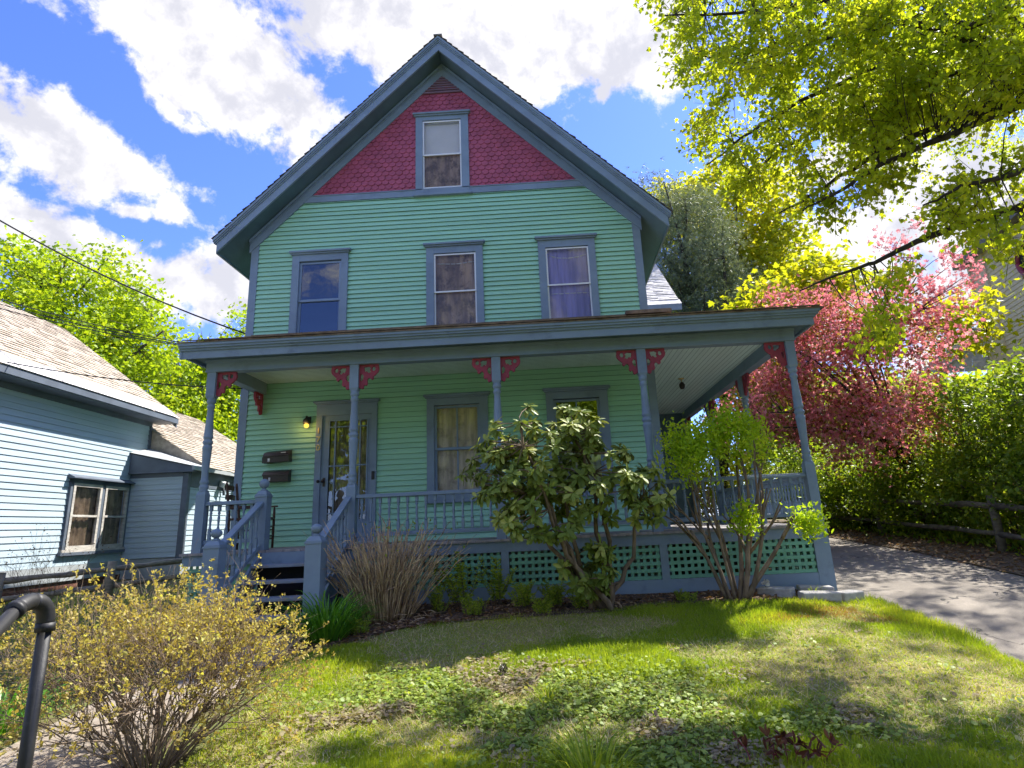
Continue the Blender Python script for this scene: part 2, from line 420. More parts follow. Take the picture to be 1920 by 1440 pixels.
def unit(a): return a / np.maximum(np.linalg.norm(a, axis=1, keepdims=True), 1e-9)
def leaves(name, P, D, N, size, kind, mat, tint=None, width=1.0, parent=None):
    "instances of a leaf shape baked into one mesh: P base points, D leaf axis, N rough normal"
    me = leaves_data(name, P, D, N, size, kind, mat, tint, width)
    return link(name, me, parent)
def leaves_data(name, P, D, N, size, kind, mat, tint=None, width=1.0):
    T, F = leaf_shape(kind); P = np.asarray(P, float); n = len(P)
    Y = unit(np.asarray(D, float)); Nn = np.asarray(N, float); X = unit(np.cross(Y, Nn) + 1e-6); Z = np.cross(X, Y)
    size = np.broadcast_to(np.asarray(size, float), (n,))[:, None, None]; w = np.broadcast_to(np.asarray(width, float), (n,))[:, None, None]
    V = P[:, None] + size * (T[None, :, 0:1] * w * X[:, None] + T[None, :, 1:2] * Y[:, None] + T[None, :, 2:3] * Z[:, None])
    k = len(T); base = (np.arange(n) * k)[:, None]
    by = {}
    for f in F: by.setdefault(len(f), []).append(f)
    faces = [np.concatenate([base + np.array(f)[None] for f in fs]) for fs in by.values()]
    if tint is None: tint = rng.random(n)
    return np_mesh(name, V.reshape(-1, 3), faces, mat, np.repeat(np.clip(tint, 0, 1), k))

_tab = rng.random((4, 64, 64))
def vnoise(x, y, k=0):
    x = np.asarray(x, float); y = np.asarray(y, float)
    xi = np.floor(x).astype(int); yi = np.floor(y).astype(int); fx = x - xi; fy = y - yi
    fx = fx * fx * (3 - 2 * fx); fy = fy * fy * (3 - 2 * fy); t = _tab[k]
    a = t[xi % 64, yi % 64]; b = t[(xi + 1) % 64, yi % 64]; c = t[xi % 64, (yi + 1) % 64]; d = t[(xi + 1) % 64, (yi + 1) % 64]
    return (a * (1 - fx) + b * fx) * (1 - fy) + (c * (1 - fx) + d * fx) * fy
def fbm(x, y, k=0): return .55 * vnoise(x, y, k) + .3 * vnoise(x * 2.1 + 7, y * 2.1, k) + .15 * vnoise(x * 4.3, y * 4.3 + 3, k)
def rvec(n): return unit(rng.normal(size=(n, 3)))
def sstep(a, b, x): t = np.clip((np.asarray(x, float) - a) / (b - a), 0, 1); return t * t * (3 - 2 * t)

def G(x, y):
    "height of the ground"
    x = np.asarray(x, float); y = np.asarray(y, float)
    z = -.75 + np.where(y < -1.6, .09, .05) * (np.clip(y, -9.5, 12) + 1.6)
    z = z - .05 * sstep(3.6, 2.0, x) * sstep(-.5, -2.0, y) - .10 * sstep(7.6, 9.0, x) * sstep(2, -2, y)
    z = z - .22 * sstep(8.6, 9.4, x) * sstep(-1.5, -5.0, y)
    return z + .025 * (fbm(x * .9, y * .9, 1) - .5)

def sheet(name, mat, ys, xl, xr, nx, dz, kind='structure'):
    "strip of ground between two edge curves, draped on G"
    ys = np.asarray(ys, float); V = []
    for y in ys:
        a, b = xl(y), xr(y); x = np.linspace(a, b, nx)
        V.append(np.stack([x, np.full(nx, y), G(x, y) + dz], 1))
    V = np.concatenate(V); ny = len(ys); i = np.arange(nx - 1)[None] + nx * np.arange(ny - 1)[:, None]
    F = np.stack([i, i + 1, i + 1 + nx, i + nx], -1).reshape(-1, 4)
    o = link(name, np_mesh(name, V, [F], mat, smooth=True)); return setting(o, kind)

# ------------------------------------------------------------------ ground, lawn, drive, walk
gx = np.concatenate([[-900, -300, -100, -50, -25, -14], np.arange(-9, 20.1, .3), [24, 32, 50, 100, 300, 900]])
gy = np.concatenate([[-300, -80, -30, -16], np.arange(-12, 13.1, .3), [16, 22, 30, 50, 100, 300, 1200]])
X, Y = np.meshgrid(gx, gy); nx = len(gx); ny = len(gy)
V = np.stack([X.ravel(), Y.ravel(), G(X, Y).ravel() - .03], 1)
i = np.arange(nx - 1)[None] + nx * np.arange(ny - 1)[:, None]
setting(link('ground', np_mesh('ground', V, [np.stack([i, i + 1, i + 1 + nx, i + nx], -1).reshape(-1, 4)], M['ground'], smooth=True)))
def lawn_l(y): return float(np.interp(y, [-9, -5, -4.2, -3.6, -3.1, -2.5], [3.0, 2.75, 2.5, 2.55, 2.9, 3.6]))
def lawn_r(y): return float(np.interp(y, [-9, -4.5, -2.8, -1.9], [9.0, 8.95, 8.95, 8.75]) + .06 * math.sin(y * 5) + .03 * math.sin(y * 13))
sheet('lawn', M['lawn'], np.arange(-9, -1.95, .12), lawn_l, lawn_r, 60, .0)
sheet('driveway', M['asph'], np.arange(-9, 14, .2), lambda y: 8.6, lambda y: 11.45 + .1 * math.sin(y * 1.7) + (.5 if y < -2 else 0) * min(1, (-2 - y) / 3 if y < -2 else 0), 30, -.012)
sheet('walkway', M['conc'], np.arange(-9, -2.4, .2), lambda y: 1.3, lambda y: 2.35, 12, .008)
sheet('garden_bed', M['mulch'], np.arange(-3.7, -1.3, .1), lambda y: 2.35, lambda y: float(np.interp(y, [-3.7, -3.2, -2.7, -2.3, -1.3], [2.5, 2.9, 3.6, 7.9, 8.3])) + .05 * math.sin(y * 9), 50, .012)
sheet('leaf_litter_verge', M['litter'], np.arange(-6, 12, .25), lambda y: 11.35, lambda y: 17, 24, .005)

# ------------------------------------------------------------------ the green house
HW = 6.9
house = tag(empty('green_house', (3.45, 0, -.75)), 'green clapboard house with red scalloped gable, blue trim and wraparound porch', 'house')

def courses(mb, mp, v0, v1, exp, lip, spans, jag=0, tab=0, gap=0):
    "overlapping boards: mp(u, off, v) gives the 3D point; spans(v) the stretches of a course"
    v = v0; k = 0
    while v < v1 - 1e-6:
        t = min(v + exp, v1)
        for a, b in spans((v + t) / 2):
            if b - a < .01: continue
            cuts = [a]
            if tab:
                x = a + tab * (.5 if k % 2 else 1) * random.uniform(.8, 1.2)
                while x < b: cuts.append(x); x += tab * random.uniform(.85, 1.15)
            cuts.append(b)
            for c, d in zip(cuts, cuts[1:]):
                l = lip * (1 + jag * random.uniform(-1, 1)); q = v + exp * jag * .12 * random.uniform(-1, 1)
                mb.face([mp(c, l, q), mp(d, l, q), mp(d, 0, t), mp(c, 0, t)])
                mb.face([mp(c, l * gap, q), mp(d, l * gap, q), mp(d, l, q), mp(c, l, q)])
        v = t; k += 1
def cut(spans, z, holes):
    out = spans
    for x0, x1, z0, z1 in holes:
        if z0 <= z <= z1:
            n = []
            for a, b in out:
                if x1 <= a or x0 >= b: n.append((a, b)); continue
                if a < x0: n.append((a, x0))
                if b > x1: n.append((x1, b))
            out = n
    return out

WIN2 = [(.74, 3.3, 4.97), (3.13, 3.3, 4.97), (5.105, 3.3, 4.97)]
HOLES = [(x + .1, x + .9, z0 + .05, z1 - .1) for x, z0, z1 in WIN2] + [(1.40, 2.22, 0, 2.05), (3.25, 4.02, .62, 2.12), (5.22, 5.99, .62, 2.12)]
zf = lambda x: 5.15 + .985 * (x if x < 3.45 else HW - x)           # lower edge of the rake frieze on the wall
def front_spans(z):
    a = max(.11, (z - 5.12) / .985 - .16) if z > 5.1 else .11
    return cut([(a, HW - a)], z, HOLES)
mb = MB(); courses(mb, lambda u, o, v: (u, -o, v), 0.0, 6.02, .0855, .024, front_spans, .10, 2.3, .55)
mb.build('front_wall', M['green'], house)
for nm, xx, sg in (('side_wall', 0, -1), ('side_wall', HW, 1)):
    mb = MB(); courses(mb, lambda u, o, v: (xx + sg * o, u, v), -.1, 5.3, .0855, .017, lambda z: [(.11, 5.5)])
    mb.build(nm, M['green'], house)
mb = MB(); mb.box(.05, HW - .05, 5.4, 5.5, -.7, 5.2); mb.prism([(.05, 5.2), (HW - .05, 5.2), (3.45, 8.6)], 5.4, 5.5); mb.build('rear_wall', M['green'], house)
mb = MB(); mb.box(.02, HW - .02, .02, 5.4, -.9, -.1); mb.build('foundation', M['stone'], house)
mb = MB(); mb.box(.06, HW - .06, .6, .64, -.1, 5.3); mb.prism([(.06, 5.3), (HW - .06, 5.3), (3.45, 8.5)], .6, .64); mb.build('room_dark_sheet', M['dark'], house)  # near-black sheet painted as the darkness of the rooms behind the windows
for x0, x1, sg in ((-.018, .115, -1), (HW - .115, HW + .018, 1)):
    mb = MB(); mb.box(x0, x1, -.026, -.002, -.02, 5.25)
    xs = x0 if sg < 0 else x1
    mb.box(min(xs, xs - sg * .02), max(xs, xs - sg * .02), -.002, .12, -.02, 5.25)
    mb.build('corner_board', M['blue'], house)
mb = MB(); mb.box(.72, HW - .72, -.034, -.001, 6.005, 6.135); mb.box(.72, HW - .72, -.045, -.034, 6.125, 6.14)
mb.build('gable_band', M['blue'], house)
# red fish-scale shingles
mb = MB(); w = .127; ex = .0905; z = 6.10; k = 0
while z < 8.35:
    x = .6 + (w / 2 if k % 2 else 0)
    while x < 6.4:
        if z + .06 < zf(x) + .14 and not (2.98 < x < 3.90 and z < 7.62):
            jz = random.uniform(-.005, .005); hw = w / 2 - .0035; l = .027 + random.uniform(-.002, .003)
            arc = [(x + hw * math.cos(t), z + jz + hw * .92 + hw * .92 * math.sin(t)) for t in [math.pi + math.pi * i / 8 for i in range(9)]]
            top = z + ex * 2.0
            def P(a, b): f = (b - z) / (top - z); return (a, -(l * (1 - f) + .004), b)
            mb.face([P(a, b) for a, b in arc] + [P(x + hw, top), P(x - hw, top)])
            for (a, b), (c, d) in zip(arc, arc[1:]): mb.face([P(a, b), (a, 0, b), (c, 0, d), P(c, d)])
        x += w
    z += ex; k += 1
mb.build('scalloped_shingles', M['red'], house)
mb = MB(); mb.prism([(.55, 6.0), (2.98, 6.0), (2.98, 8.30)], .001, .01); mb.prism([(HW - .55, 6.0), (3.90, 8.30), (3.90, 6.0)], .001, .01); mb.prism([(2.98, 7.60), (3.90, 7.60), (3.90, 8.29), (3.45, 8.65), (2.98, 8.29)], .001, .01); mb.build('gable_backing', M['red'], house)
mb = MB()
for i in range(7):
    zz = 8.19 + i * .052; hx = min(.36, (8.56 - zz) / .985)
    if hx > .03: mb.mesh([(3.45 - hx, -.05, zz), (3.45 + hx, -.05, zz), (3.45 + hx, -.022, zz + .045), (3.45 - hx, -.022, zz + .045)], [(0, 1, 2, 3)]); mb.box(3.45 - hx, 3.45 + hx, -.05, -.03, zz - .012, zz)
mb.box(3.45 - .36, 3.45 + .36, -.055, -.03, 8.165, 8.185)
mb.build('gable_vent', M['vent'], house)

# main roof: shingle slopes, boxed rake with stepped moulding, soffit, frieze
SL = .997
rz = lambda x: 9.07 - SL * abs(x - 3.45)
def slope_courses(mb, sg):
    L = math.hypot(3.95, 3.95 * SL); c = 3.95 / L
    courses(mb, lambda u, o, v: (3.45 + sg * (3.95 - v * c) + sg * o * .7, u, rz(7.4) + v * c * SL + .03 + o * .7), 0, L, .145, .02, lambda v: [(-.49, 5.75)], .5, .3)
mb = MB(); slope_courses(mb, 1); slope_courses(mb, -1)
mb.bar((3.45, -.49, 9.10), (3.45, 5.75, 9.10), .16, .025)
mb.build('roof', M['roof'], house)
def rake(mb, h0, h1, y0, y1, ext=0):
    for sg in (-1, 1):
        e = 3.89 + ext; xe = 3.45 + sg * e
        mb.prism([(3.45, 9.09 - h0), (xe, 9.09 - h0 - SL * e), (xe, 9.09 - h1 - SL * e), (3.45, 9.09 - h1)], y0, y1)
mb = MB(); rake(mb, 0, .05, -.475, -.38, .05); rake(mb, .05, .085, -.458, -.38, .04); rake(mb, .085, .115, -.44, -.38, .02); rake(mb, .115, .285, -.425, -.385)
mb.build('rake_moulding', M['blue'], house)
mb = MB(); rake(mb, .02, .12, -.385, 5.72, .02); rake(mb, .235, .262, -.385, 5.7, 0)
for sg in (-1, 1):
    xe = 3.45 + sg * 3.91; mb.box(min(xe, xe - sg * .03), max(xe, xe - sg * .03), -.384, 5.71, rz(xe) - .25, rz(xe) - .02)
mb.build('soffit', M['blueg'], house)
mb = MB()
for sg in (-1, 1):
    e = 3.50; xe = 3.45 + sg * e; t = 8.80
    mb.prism([(3.45, t), (xe, t - SL * e), (xe, t - .245 - SL * e), (3.45, t - .245)], -.042, -.003)
    mb.prism([(3.45, t + .005), (xe, t + .005 - SL * e), (xe, t - .055 - SL * e), (3.45, t - .055)], -.075, -.042)
    mb.prism([(3.45, t - .062), (xe, t - .062 - SL * e), (xe, t - .085 - SL * e), (3.45, t - .085)], -.056, -.042)
mb.build('rake_frieze', M['blue'], house)

# windows of the house
def sash_window(x0, x1, z0, z1, gx0, gx1, gz0, gz1, meet, frame, shade, shade_mat, munt=0, lower_mat=None, head=.0, storm=False):
    mb = MB()
    mb.box(x0, gx0 - .035, -.045, .02, z0, z1); mb.box(gx1 + .035, x1, -.045, .02, z0, z1); mb.box(gx0 - .035, gx1 + .035, -.045, .02, gz1 + .035, z1)
    mb.box(x0 - .03, x1 + .03, -.085, .02, z0 - .045, z0); mb.box(gx0 - .035, gx1 + .035, -.047, .02, z0, gz0 - .03)
    mb.box(x0 - .02, x1 + .02, -.075, -.02, z1, z1 + .028); mb.box(x0 - .045, x1 + .045, -.105, -.02, z1 + .028, z1 + .055)
    mb.prism([(-.02, z1 + .055), (-.02, z1 + .085), (-.105, z1 + .06), (-.105, z1 + .055)], x0 - .045, x1 + .045, 'x')
    o = mb.build('window', M['blue'], house, .004)
    fm = M['white'] if storm else M['sash']
    y0 = -.03 if storm else -.012
    for k, (a, b) in enumerate(((meet, gz1), (gz0, meet))):
        yy = y0 + (.022 if k else 0); t = .026 if storm else .04
        mb = MB(); mb.box(gx0 - .034, gx0 - .034 + t, yy, yy + .02, a - .012, b + .02); mb.box(gx1 + .034 - t, gx1 + .034, yy, yy + .02, a - .012, b + .02)
        mb.box(gx0 - .034 + t, gx1 + .034 - t, yy, yy + .02, b + .02 - t * .9, b + .02); mb.box(gx0 - .034 + t, gx1 + .034 - t, yy, yy + .02, a - .012, a - .012 + t)
        for i in range(munt):
            xm = gx0 + (gx1 - gx0) * (i + 1) / (munt + 1); mb.box(xm - .011, xm + .011, yy + .001, yy + .019, a - .012 + t, b + .02 - t * .9)
        mb.build('sash', fm, o)
        mb = MB(); mb.face([(gx0 - .02, yy + .012, a), (gx1 + .02, yy + .012, a), (gx1 + .02, yy + .012, b + .01), (gx0 - .02, yy + .012, b + .01)])
        mb.build('pane', M['glass'] if frame == 'clear' else M['glassd'], o)
    for (a, b, mt) in shade:
        mb = MB(); n = 24; v = []
        for i in range(n + 1):
            x = gx0 - .03 + (gx1 - gx0 + .06) * i / n; d = .045 + (.012 * math.sin(i * 1.9) if mt != 'blind' else 0)
            v.append((x, d, a)); v.append((x, d, b))
        mb.mesh(v, [(2 * i, 2 * i + 2, 2 * i + 3, 2 * i + 1) for i in range(n)], True)
        mb.build('curtain', M[mt], o)
    return o
sash_window(.74, 1.74, 3.3, 4.97, .905, 1.585, 3.42, 4.81, 4.10, 'clear', [], None)
w2 = sash_window(3.13, 4.13, 3.3, 4.97, 3.30, 3.97, 3.42, 4.81, 4.12, 'dusty', [(3.36, 4.84, 'lace')], None, storm=True)
w3 = sash_window(5.105, 6.105, 3.3, 4.97, 5.27, 5.95, 3.42, 4.80, 4.13, 'dusty', [(3.36, 4.84, 'purple')], None, storm=True)
for wn, pts in ((w2, [(3.32, 4.68), (3.64, 4.66), (3.96, 4.69)]), (w3, [(5.28, 4.72), (5.45, 4.66), (5.62, 4.645), (5.8, 4.66), (5.94, 4.70)]), (w3, [(5.3, 3.99), (5.94, 3.985)])):
    mb = MB(); mb.tube([(x, .045, z) for x, z in pts], .009, 6); mb.build('curtain_rod', M['white'], wn)
sash_window(2.94, 3.93, 6.03, 7.66, 3.105, 3.755, 6.17, 7.54, 6.84, 'dusty', [(6.87, 7.6, 'blind'), (6.1, 6.86, 'lace')], None, storm=True)
sash_window(3.13, 4.14, .60, 2.24, 3.285, 3.965, .72, 2.09, 1.40, 'dusty', [(.66, 2.14, 'lace2')], None, munt=1)
sash_window(5.10, 6.11, .60, 2.24, 5.255, 5.935, .72, 2.09, 1.40, 'clear', [(.66, 1.3, 'lace2')], None, munt=1)

# front door
mb = MB(); mb.box(1.30, 1.40, -.05, .02, 0, 2.05); mb.box(2.215, 2.31, -.05, .02, 0, 2.05); mb.box(1.30, 2.31, -.05, .02, 2.05, 2.235)
mb.box(1.285, 2.325, -.075, -.02, 2.235, 2.26); mb.box(1.255, 2.355, -.11, -.02, 2.26, 2.285); mb.box(1.30, 2.31, -.09, .02, -.02, .03)
mb.build('door_casing', M['blue'], house, .004)
gx0, gx1, gz0, gz1 = 1.515, 2.15, .36, 1.965
mb = MB(); mb.box(1.40, gx0, -.02, .02, .03, 2.05); mb.box(gx1, 2.215, -.02, .02, .03, 2.05); mb.box(gx0, gx1, -.02, .02, gz1, 2.05); mb.box(gx0, gx1, -.02, .02, .03, gz0)
mb.box(1.52, 1.80, -.03, -.02, .10, .115); mb.box(1.52, 1.80, -.03, -.02, .27, .285); mb.box(1.52, 1.535, -.03, -.02, .115, .27); mb.box(1.785, 1.80, -.03, -.02, .115, .27)
mb.box(1.86, 2.14, -.03, -.02, .10, .115); mb.box(1.86, 2.14, -.03, -.02, .27, .285); mb.box(1.86, 1.875, -.03, -.02, .115, .27); mb.box(2.125, 2.14, -.03, -.02, .115, .27)
for xx in (gx0, gx0 + .105, gx1 - .12, gx1): mb.box(xx - .011, xx + .011, -.030, -.0205, gz0 - .01, gz1 + .01)
for zz in (gz0, gz0 + .115, gz0 + .86, gz1 - .11, gz1): mb.box(gx0 - .012, gx1 + .012, -.0285, -.0200, zz - .011, zz + .011)
door = mb.build('front_door', M['blue'], house)
mb = MB(); mb.face([(gx0, .0, gz0), (gx1, .0, gz0), (gx1, .0, gz1), (gx0, .0, gz1)]); mb.build('pane', M['glass'], door)
mb = MB(); v = []
for i in range(41):
    x = gx0 + (gx1 - gx0) * i / 40; v += [(x, .06 + .012 * math.sin(i * 1.6), gz0 + .1), (x, .06 + .012 * math.sin(i * 1.6), gz1)]
mb.mesh(v, [(2 * i, 2 * i + 2, 2 * i + 3, 2 * i + 1) for i in range(40)], True); mb.build('curtain', M['lace'], door)
mb = MB(); mb.sphere((1.375, -.065, .985), .026, 12); mb.build('deadbolt', M['black'], door)
mb = MB(); mb.box(1.44, 1.475, -.03, -.02, .90, 1.04); mb.tube([(1.457, -.03, .985), (1.457, -.075, .985)], .011, 8); mb.sphere((1.457, -.085, .985), .028, 12); mb.build('knob', M['brown'], door)
mb = MB(); mb.box(2.24, 2.285, -.075, -.0505, .975, 1.105); mb.build('doorbell', M['black'], house, .008)

# ------------------------------------------------------------------ porch (part of the house)
PY = -1.57; PX = [.36, 2.41, 4.42, 6.46, 8.525]; SY = [.6, 2.94, 5.1]
def q4(mb, pts, th=.03):
    p = [Vector(a) for a in pts]; mb.face(p); mb.face([Vector((a.x, a.y, a.z - th)) for a in reversed(p)])
    for a, b in zip(p, p[1:] + p[:1]): mb.face([a, (a.x, a.y, a.z - th), (b.x, b.y, b.z - th), b])
mb = MB()
L = math.hypot(1.99, .63); cy_, cz_ = 1.99 / L, .63 / L
courses(mb, lambda u, o, v: (u, -1.99 + v * cy_ - o * .3, 2.835 + v * cz_ + o), 0, L, .14, .012, lambda v: [(.02, 8.93 - v * cy_ * 1.01)], .5, .3)
courses(mb, lambda u, o, v: (8.94 - v * cy_ + o * .3, u, 2.835 + v * cz_ + o), 0, L, .14, .012, lambda v: [(-1.98 + v * cy_, 5.4)], .5, .3)
q4(mb, [(.03, -1.975, 2.83), (8.92, -1.975, 2.83), (6.92, 0, 3.46), (.03, 0, 3.46)], .02); q4(mb, [(8.92, -1.975, 2.83), (8.92, 5.4, 2.83), (6.92, 5.4, 3.46), (6.92, 0, 3.46)], .02)
mb.box(.10, 6.8, -.05, -.027, 3.40, 3.52); mb.box(6.5, 7.25, -.3, -.06, 3.44, 3.50)
mb.build('porch_roof', M['roofbrown'], house)
def eave(mb, o0, o1, z0, z1):
    "band round the porch eave: o0/o1 outer/inner offset from the wall lines"
    mb.box(.03, HW + o0, -o0, -o1, z0, z1); mb.box(HW + o1, HW + o0, -o1, 5.4, z0, z1)
    a = .03 + (1.96 - o0); mb.box(a, a + .03, -o1, 0, z0, z1 - .02)
mb = MB(); eave(mb, 1.965, 1.87, 2.775, 2.812); eave(mb, 1.945, 1.87, 2.745, 2.775); eave(mb, 1.915, 1.87, 2.715, 2.745); eave(mb, 1.89, 1.86, 2.605, 2.715)
mb.prism([(-1.9, 2.62), (-1.9, 2.8), (-.02, 3.40), (-.02, 3.22)], .03, .06, 'x')
mb.build('porch_fascia', M['blue'], house)
mb = MB(); mb.box(.06, HW + 1.86, -1.858, -1.645, 2.64, 2.66); mb.box(HW + 1.69, HW + 1.858, -1.645, 5.4, 2.64, 2.66); mb.box(.06, .28, -1.645, 0, 2.64, 2.66)
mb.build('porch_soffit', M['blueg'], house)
mb = MB()
mb.box(.28, 8.60, -1.645, -1.50, 2.465, 2.70); mb.box(.27, 8.61, -1.66, -1.646, 2.60, 2.639); mb.box(.275, 8.605, -1.653, -1.646, 2.465, 2.485)
mb.build('porch_beam', M['blue'], house, .003)
mb = MB(); mb.box(8.455, 8.60, -1.499, 5.3, 2.465, 2.70); mb.box(8.60, 8.612, -1.499, 5.3, 2.6, 2.639); mb.build('porch_beam', M['blue'], house, .003)
mb = MB(); mb.box(.285, .43, -1.499, -.03, 2.465, 2.70); mb.build('porch_beam', M['blue'], house, .003)
mb = MB(); mb.box(.431, 8.454, -1.499, -.018, 2.652, 2.68); mb.box(6.92, 8.454, -.018, 5.3, 2.652, 2.68); mb.build('porch_ceiling', M['ceil'], house)
mb = MB()
for xx in np.arange(7.0, 8.45, .083):
    s = random.random(); mb.box(xx - .002 - (.002 if s < .12 else 0), xx + .002, -1.49, 5.25, 2.6495, 2.6518)
for yy in np.arange(-1.42, -.05, .083): mb.box(.45, 6.98, yy - .002, yy + .002, 2.6497, 2.6518)
mb.build('ceiling_seams', M['seam'], house)
for (x, y) in ((3.05, -1.35), (8.1, -1.35)):
    mb = MB(); mb.tube([(x, y, 2.65), (x, y, 2.615), (x + .012, y, 2.60), (x + .02, y, 2.615)], .004, 6); mb.build('ceiling_hook', M['white'], house)
# rear enclosure of the side porch
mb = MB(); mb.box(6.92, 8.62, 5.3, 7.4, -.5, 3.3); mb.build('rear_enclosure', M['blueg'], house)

PROF = [(.060, .80), (.060, .805), (.050, .825), (.061, .845), (.061, .87), (.050, .885), (.050, .90), (.058, .915), (.058, .94), (.046, .96), (.0445, 1.02), (.050, 1.15), (.058, 1.30), (.061, 1.37),
        (.064, 1.385), (.064, 1.41), (.054, 1.425), (.054, 1.44), (.066, 1.455), (.066, 1.485), (.053, 1.50), (.053, 1.515), (.064, 1.53), (.064, 1.555), (.058, 1.57), (.056, 1.65), (.048, 1.80), (.043, 1.90), (.042, 1.94),
        (.053, 1.955), (.053, 1.985), (.045, 2.0), (.045, 2.015), (.060, 2.03), (.060, 2.06), (.052, 2.075), (.060, 2.09)]
def post_data():
    mb = MB(); h = .0625
    def sq(z0, z1, c0, c1):
        k = h * .78
        ring = lambda z, a: [(-a, -a, z), (a, -a, z), (a, a, z), (-a, a, z)]
        r = [ring(z0 - c0, k) if c0 else None, ring(z0, h), ring(z1, h), ring(z1 + c1, k) if c1 else None]; r = [x for x in r if x]
        f = [(0, 3, 2, 1)]
        for i in range(len(r) - 1): f += [(4 * i + j, 4 * i + (j + 1) % 4, 4 * i + 4 + (j + 1) % 4, 4 * i + 4 + j) for j in range(4)]
        n = 4 * (len(r) - 1); f.append((n, n + 1, n + 2, n + 3)); mb.mesh([p for x in r for p in x], f)
    sq(0, .76, 0, .045); sq(2.125, 2.465, .04, 0); mb.lathe(PROF, (0, 0, 0), 18)
    return mb.data('porch_post', M['blue'])
pd = post_data()
POSTS = [(x, PY) for x in PX] + [(PX[4], y) for y in SY]
for x, y in POSTS: link('porch_post', pd, house, loc=(x, y, 0))

def fret_data(name, w, h, t, mat):
    "scroll-sawn bracket: corner at the origin, runs along +x and down"
    def arc(cx, cy, r, a0, a1, n=7): return [(cx + r * math.cos(R(a0 + (a1 - a0) * i / n)), cy + r * math.sin(R(a0 + (a1 - a0) * i / n))) for i in range(n + 1)]
    outer = [(0, 0), (.97, 0), (.99, -.04)] + arc(.80, -.20, .21, 30, -60, 6) + [(.80, -.47), (.72, -.52)] + arc(.66, -.58, .075, 20, -110, 5) + [(.52, -.56), (.44, -.60), (.40, -.68), (.42, -.78)] + arc(.34, -.82, .08, 20, -110, 5) + [(.27, -.84), (.24, -.93)] + arc(.15, -.97, .07, 0, -130, 5) + [(.05, -1.0), (0, -.98)]
    holes = [arc(.74, -.19, .105, 0, 345, 11), [(.22, -.10), (.46, -.08), (.60, -.14), (.55, -.24), (.60, -.33), (.47, -.38), (.38, -.30), (.30, -.33), (.25, -.25)],
             [(.05, -.42), (.14, -.38), (.24, -.50), (.20, -.64), (.12, -.70), (.05, -.72)]]
    cu = bpy.data.curves.new(name, 'CURVE'); cu.dimensions = '2D'; cu.fill_mode = 'BOTH'; cu.extrude = t / 2; cu.bevel_depth = .002
    for pts in [outer] + holes:
        sp = cu.splines.new('POLY'); sp.points.add(len(pts) - 1); sp.use_cyclic_u = True
        for i, (a, b) in enumerate(pts): sp.points[i].co = (a * w, b * h, 0, 1)
    o = bpy.data.objects.new(name, cu); COL.objects.link(o)
    dg = bpy.context.evaluated_depsgraph_get(); me = bpy.data.meshes.new_from_object(o.evaluated_get(dg))
    bpy.data.objects.remove(o); me.materials.clear(); me.materials.append(mat); me.name = name
    me.transform(Matrix.Rotation(R(90), 4, 'X'))
    return me
fd = fret_data('porch_bracket', .275, .335, .032, M['fret'])
def bracket(x, y, dirx, diry):
    rzv = 0 if dirx > 0 else math.pi if dirx < 0 else (math.pi / 2 if diry > 0 else -math.pi / 2)
    o = link('porch_bracket', fd, house, loc=(x, y, 2.464), rot=(0, 0, rzv))
for k, x in enumerate(PX):
    if k < 4: bracket(x + .064, PY, 1, 0)
    if k > 0: bracket(x - .064, PY, -1, 0)
bracket(.36, -.03, 0, -1)
for y in SY: bracket(PX[4], y - .064, 0, -1); bracket(PX[4], y + .064, 0, 1)
bracket(PX[4], PY + .064, 0, 1)

# deck, skirt, lattice
mb = MB()
for i, xx in enumerate(np.arange(.17, 8.55, .115)):
    mb.box(xx, min(8.63, xx + .111), -1.675 + random.uniform(-.006, .006), -.03, -.032, 0)
for yy in np.arange(-.03, 5.3, .115): mb.box(6.93, 8.635, yy + .002, yy + .113, -.032, 0)
mb.build('porch_floor', M['deck'], house)
mb = MB(); mb.box(.2, 8.60, -1.645, -1.61, -.165, -.034); mb.box(8.565, 8.60, -1.609, 5.3, -.165, -.034); mb.box(.2, .235, -1.609, 0, -.165, -.034); mb.build('skirt_board', M['blue'], house)
def lattice(x0, x1, z0, z1, y):
    mb = MB(); n = int(round((x1 - x0) / .083)); p = (x1 - x0) / n
    for i in range(n): mb.box(x0 + i * p + .030, x0 + (i + 1) * p - .014, y + .010, y + .018, z0, z1)
    z = z1 - .035
    while z > z0 + .01: mb.box(x0, x1, y, y + .009, z - .042, z); z -= .0845
    return mb.build('lattice_panel', M['lat'], house)
zb = lambda x: float(np.interp(x, [2.4, 5.5, 7.5, 8.6], [-.68, -.64, -.64, -.72]))
for a, b in ((2.45, 4.40), (4.51, 6.45), (6.545, 8.40)):
    lattice(a, b, -.585, -.166, -1.635)
for a, b in ((.25, .82), (.84, 2.45)): lattice(a, b, -.8, -.166, -1.60)
mb = MB()
for xx in (4.455, 6.4975): mb.box(xx - .05, xx + .05, -1.65, -1.612, -.62, -.1655)
mb.box(8.405, 8.602, -1.65, -1.612, -.85, -.1655); mb.box(8.564, 8.602, -1.611, -1.4, -.85, -.1655)
mb.mesh([(2.45, -1.648, -.585), (8.403, -1.648, -.585), (8.403, -1.648, -.80), (2.45, -1.648, -.80), (2.45, -1.615, -.585), (8.403, -1.615, -.585), (8.403, -1.615, -.80), (2.45, -1.615, -.80)], [(0, 3, 2, 1), (0, 1, 5, 4), (4, 5, 6, 7)])
mb.box(2.33, 2.45, -1.65, -1.612, -.85, -.1655)
mb.build('lattice_frame', M['blue'], house)
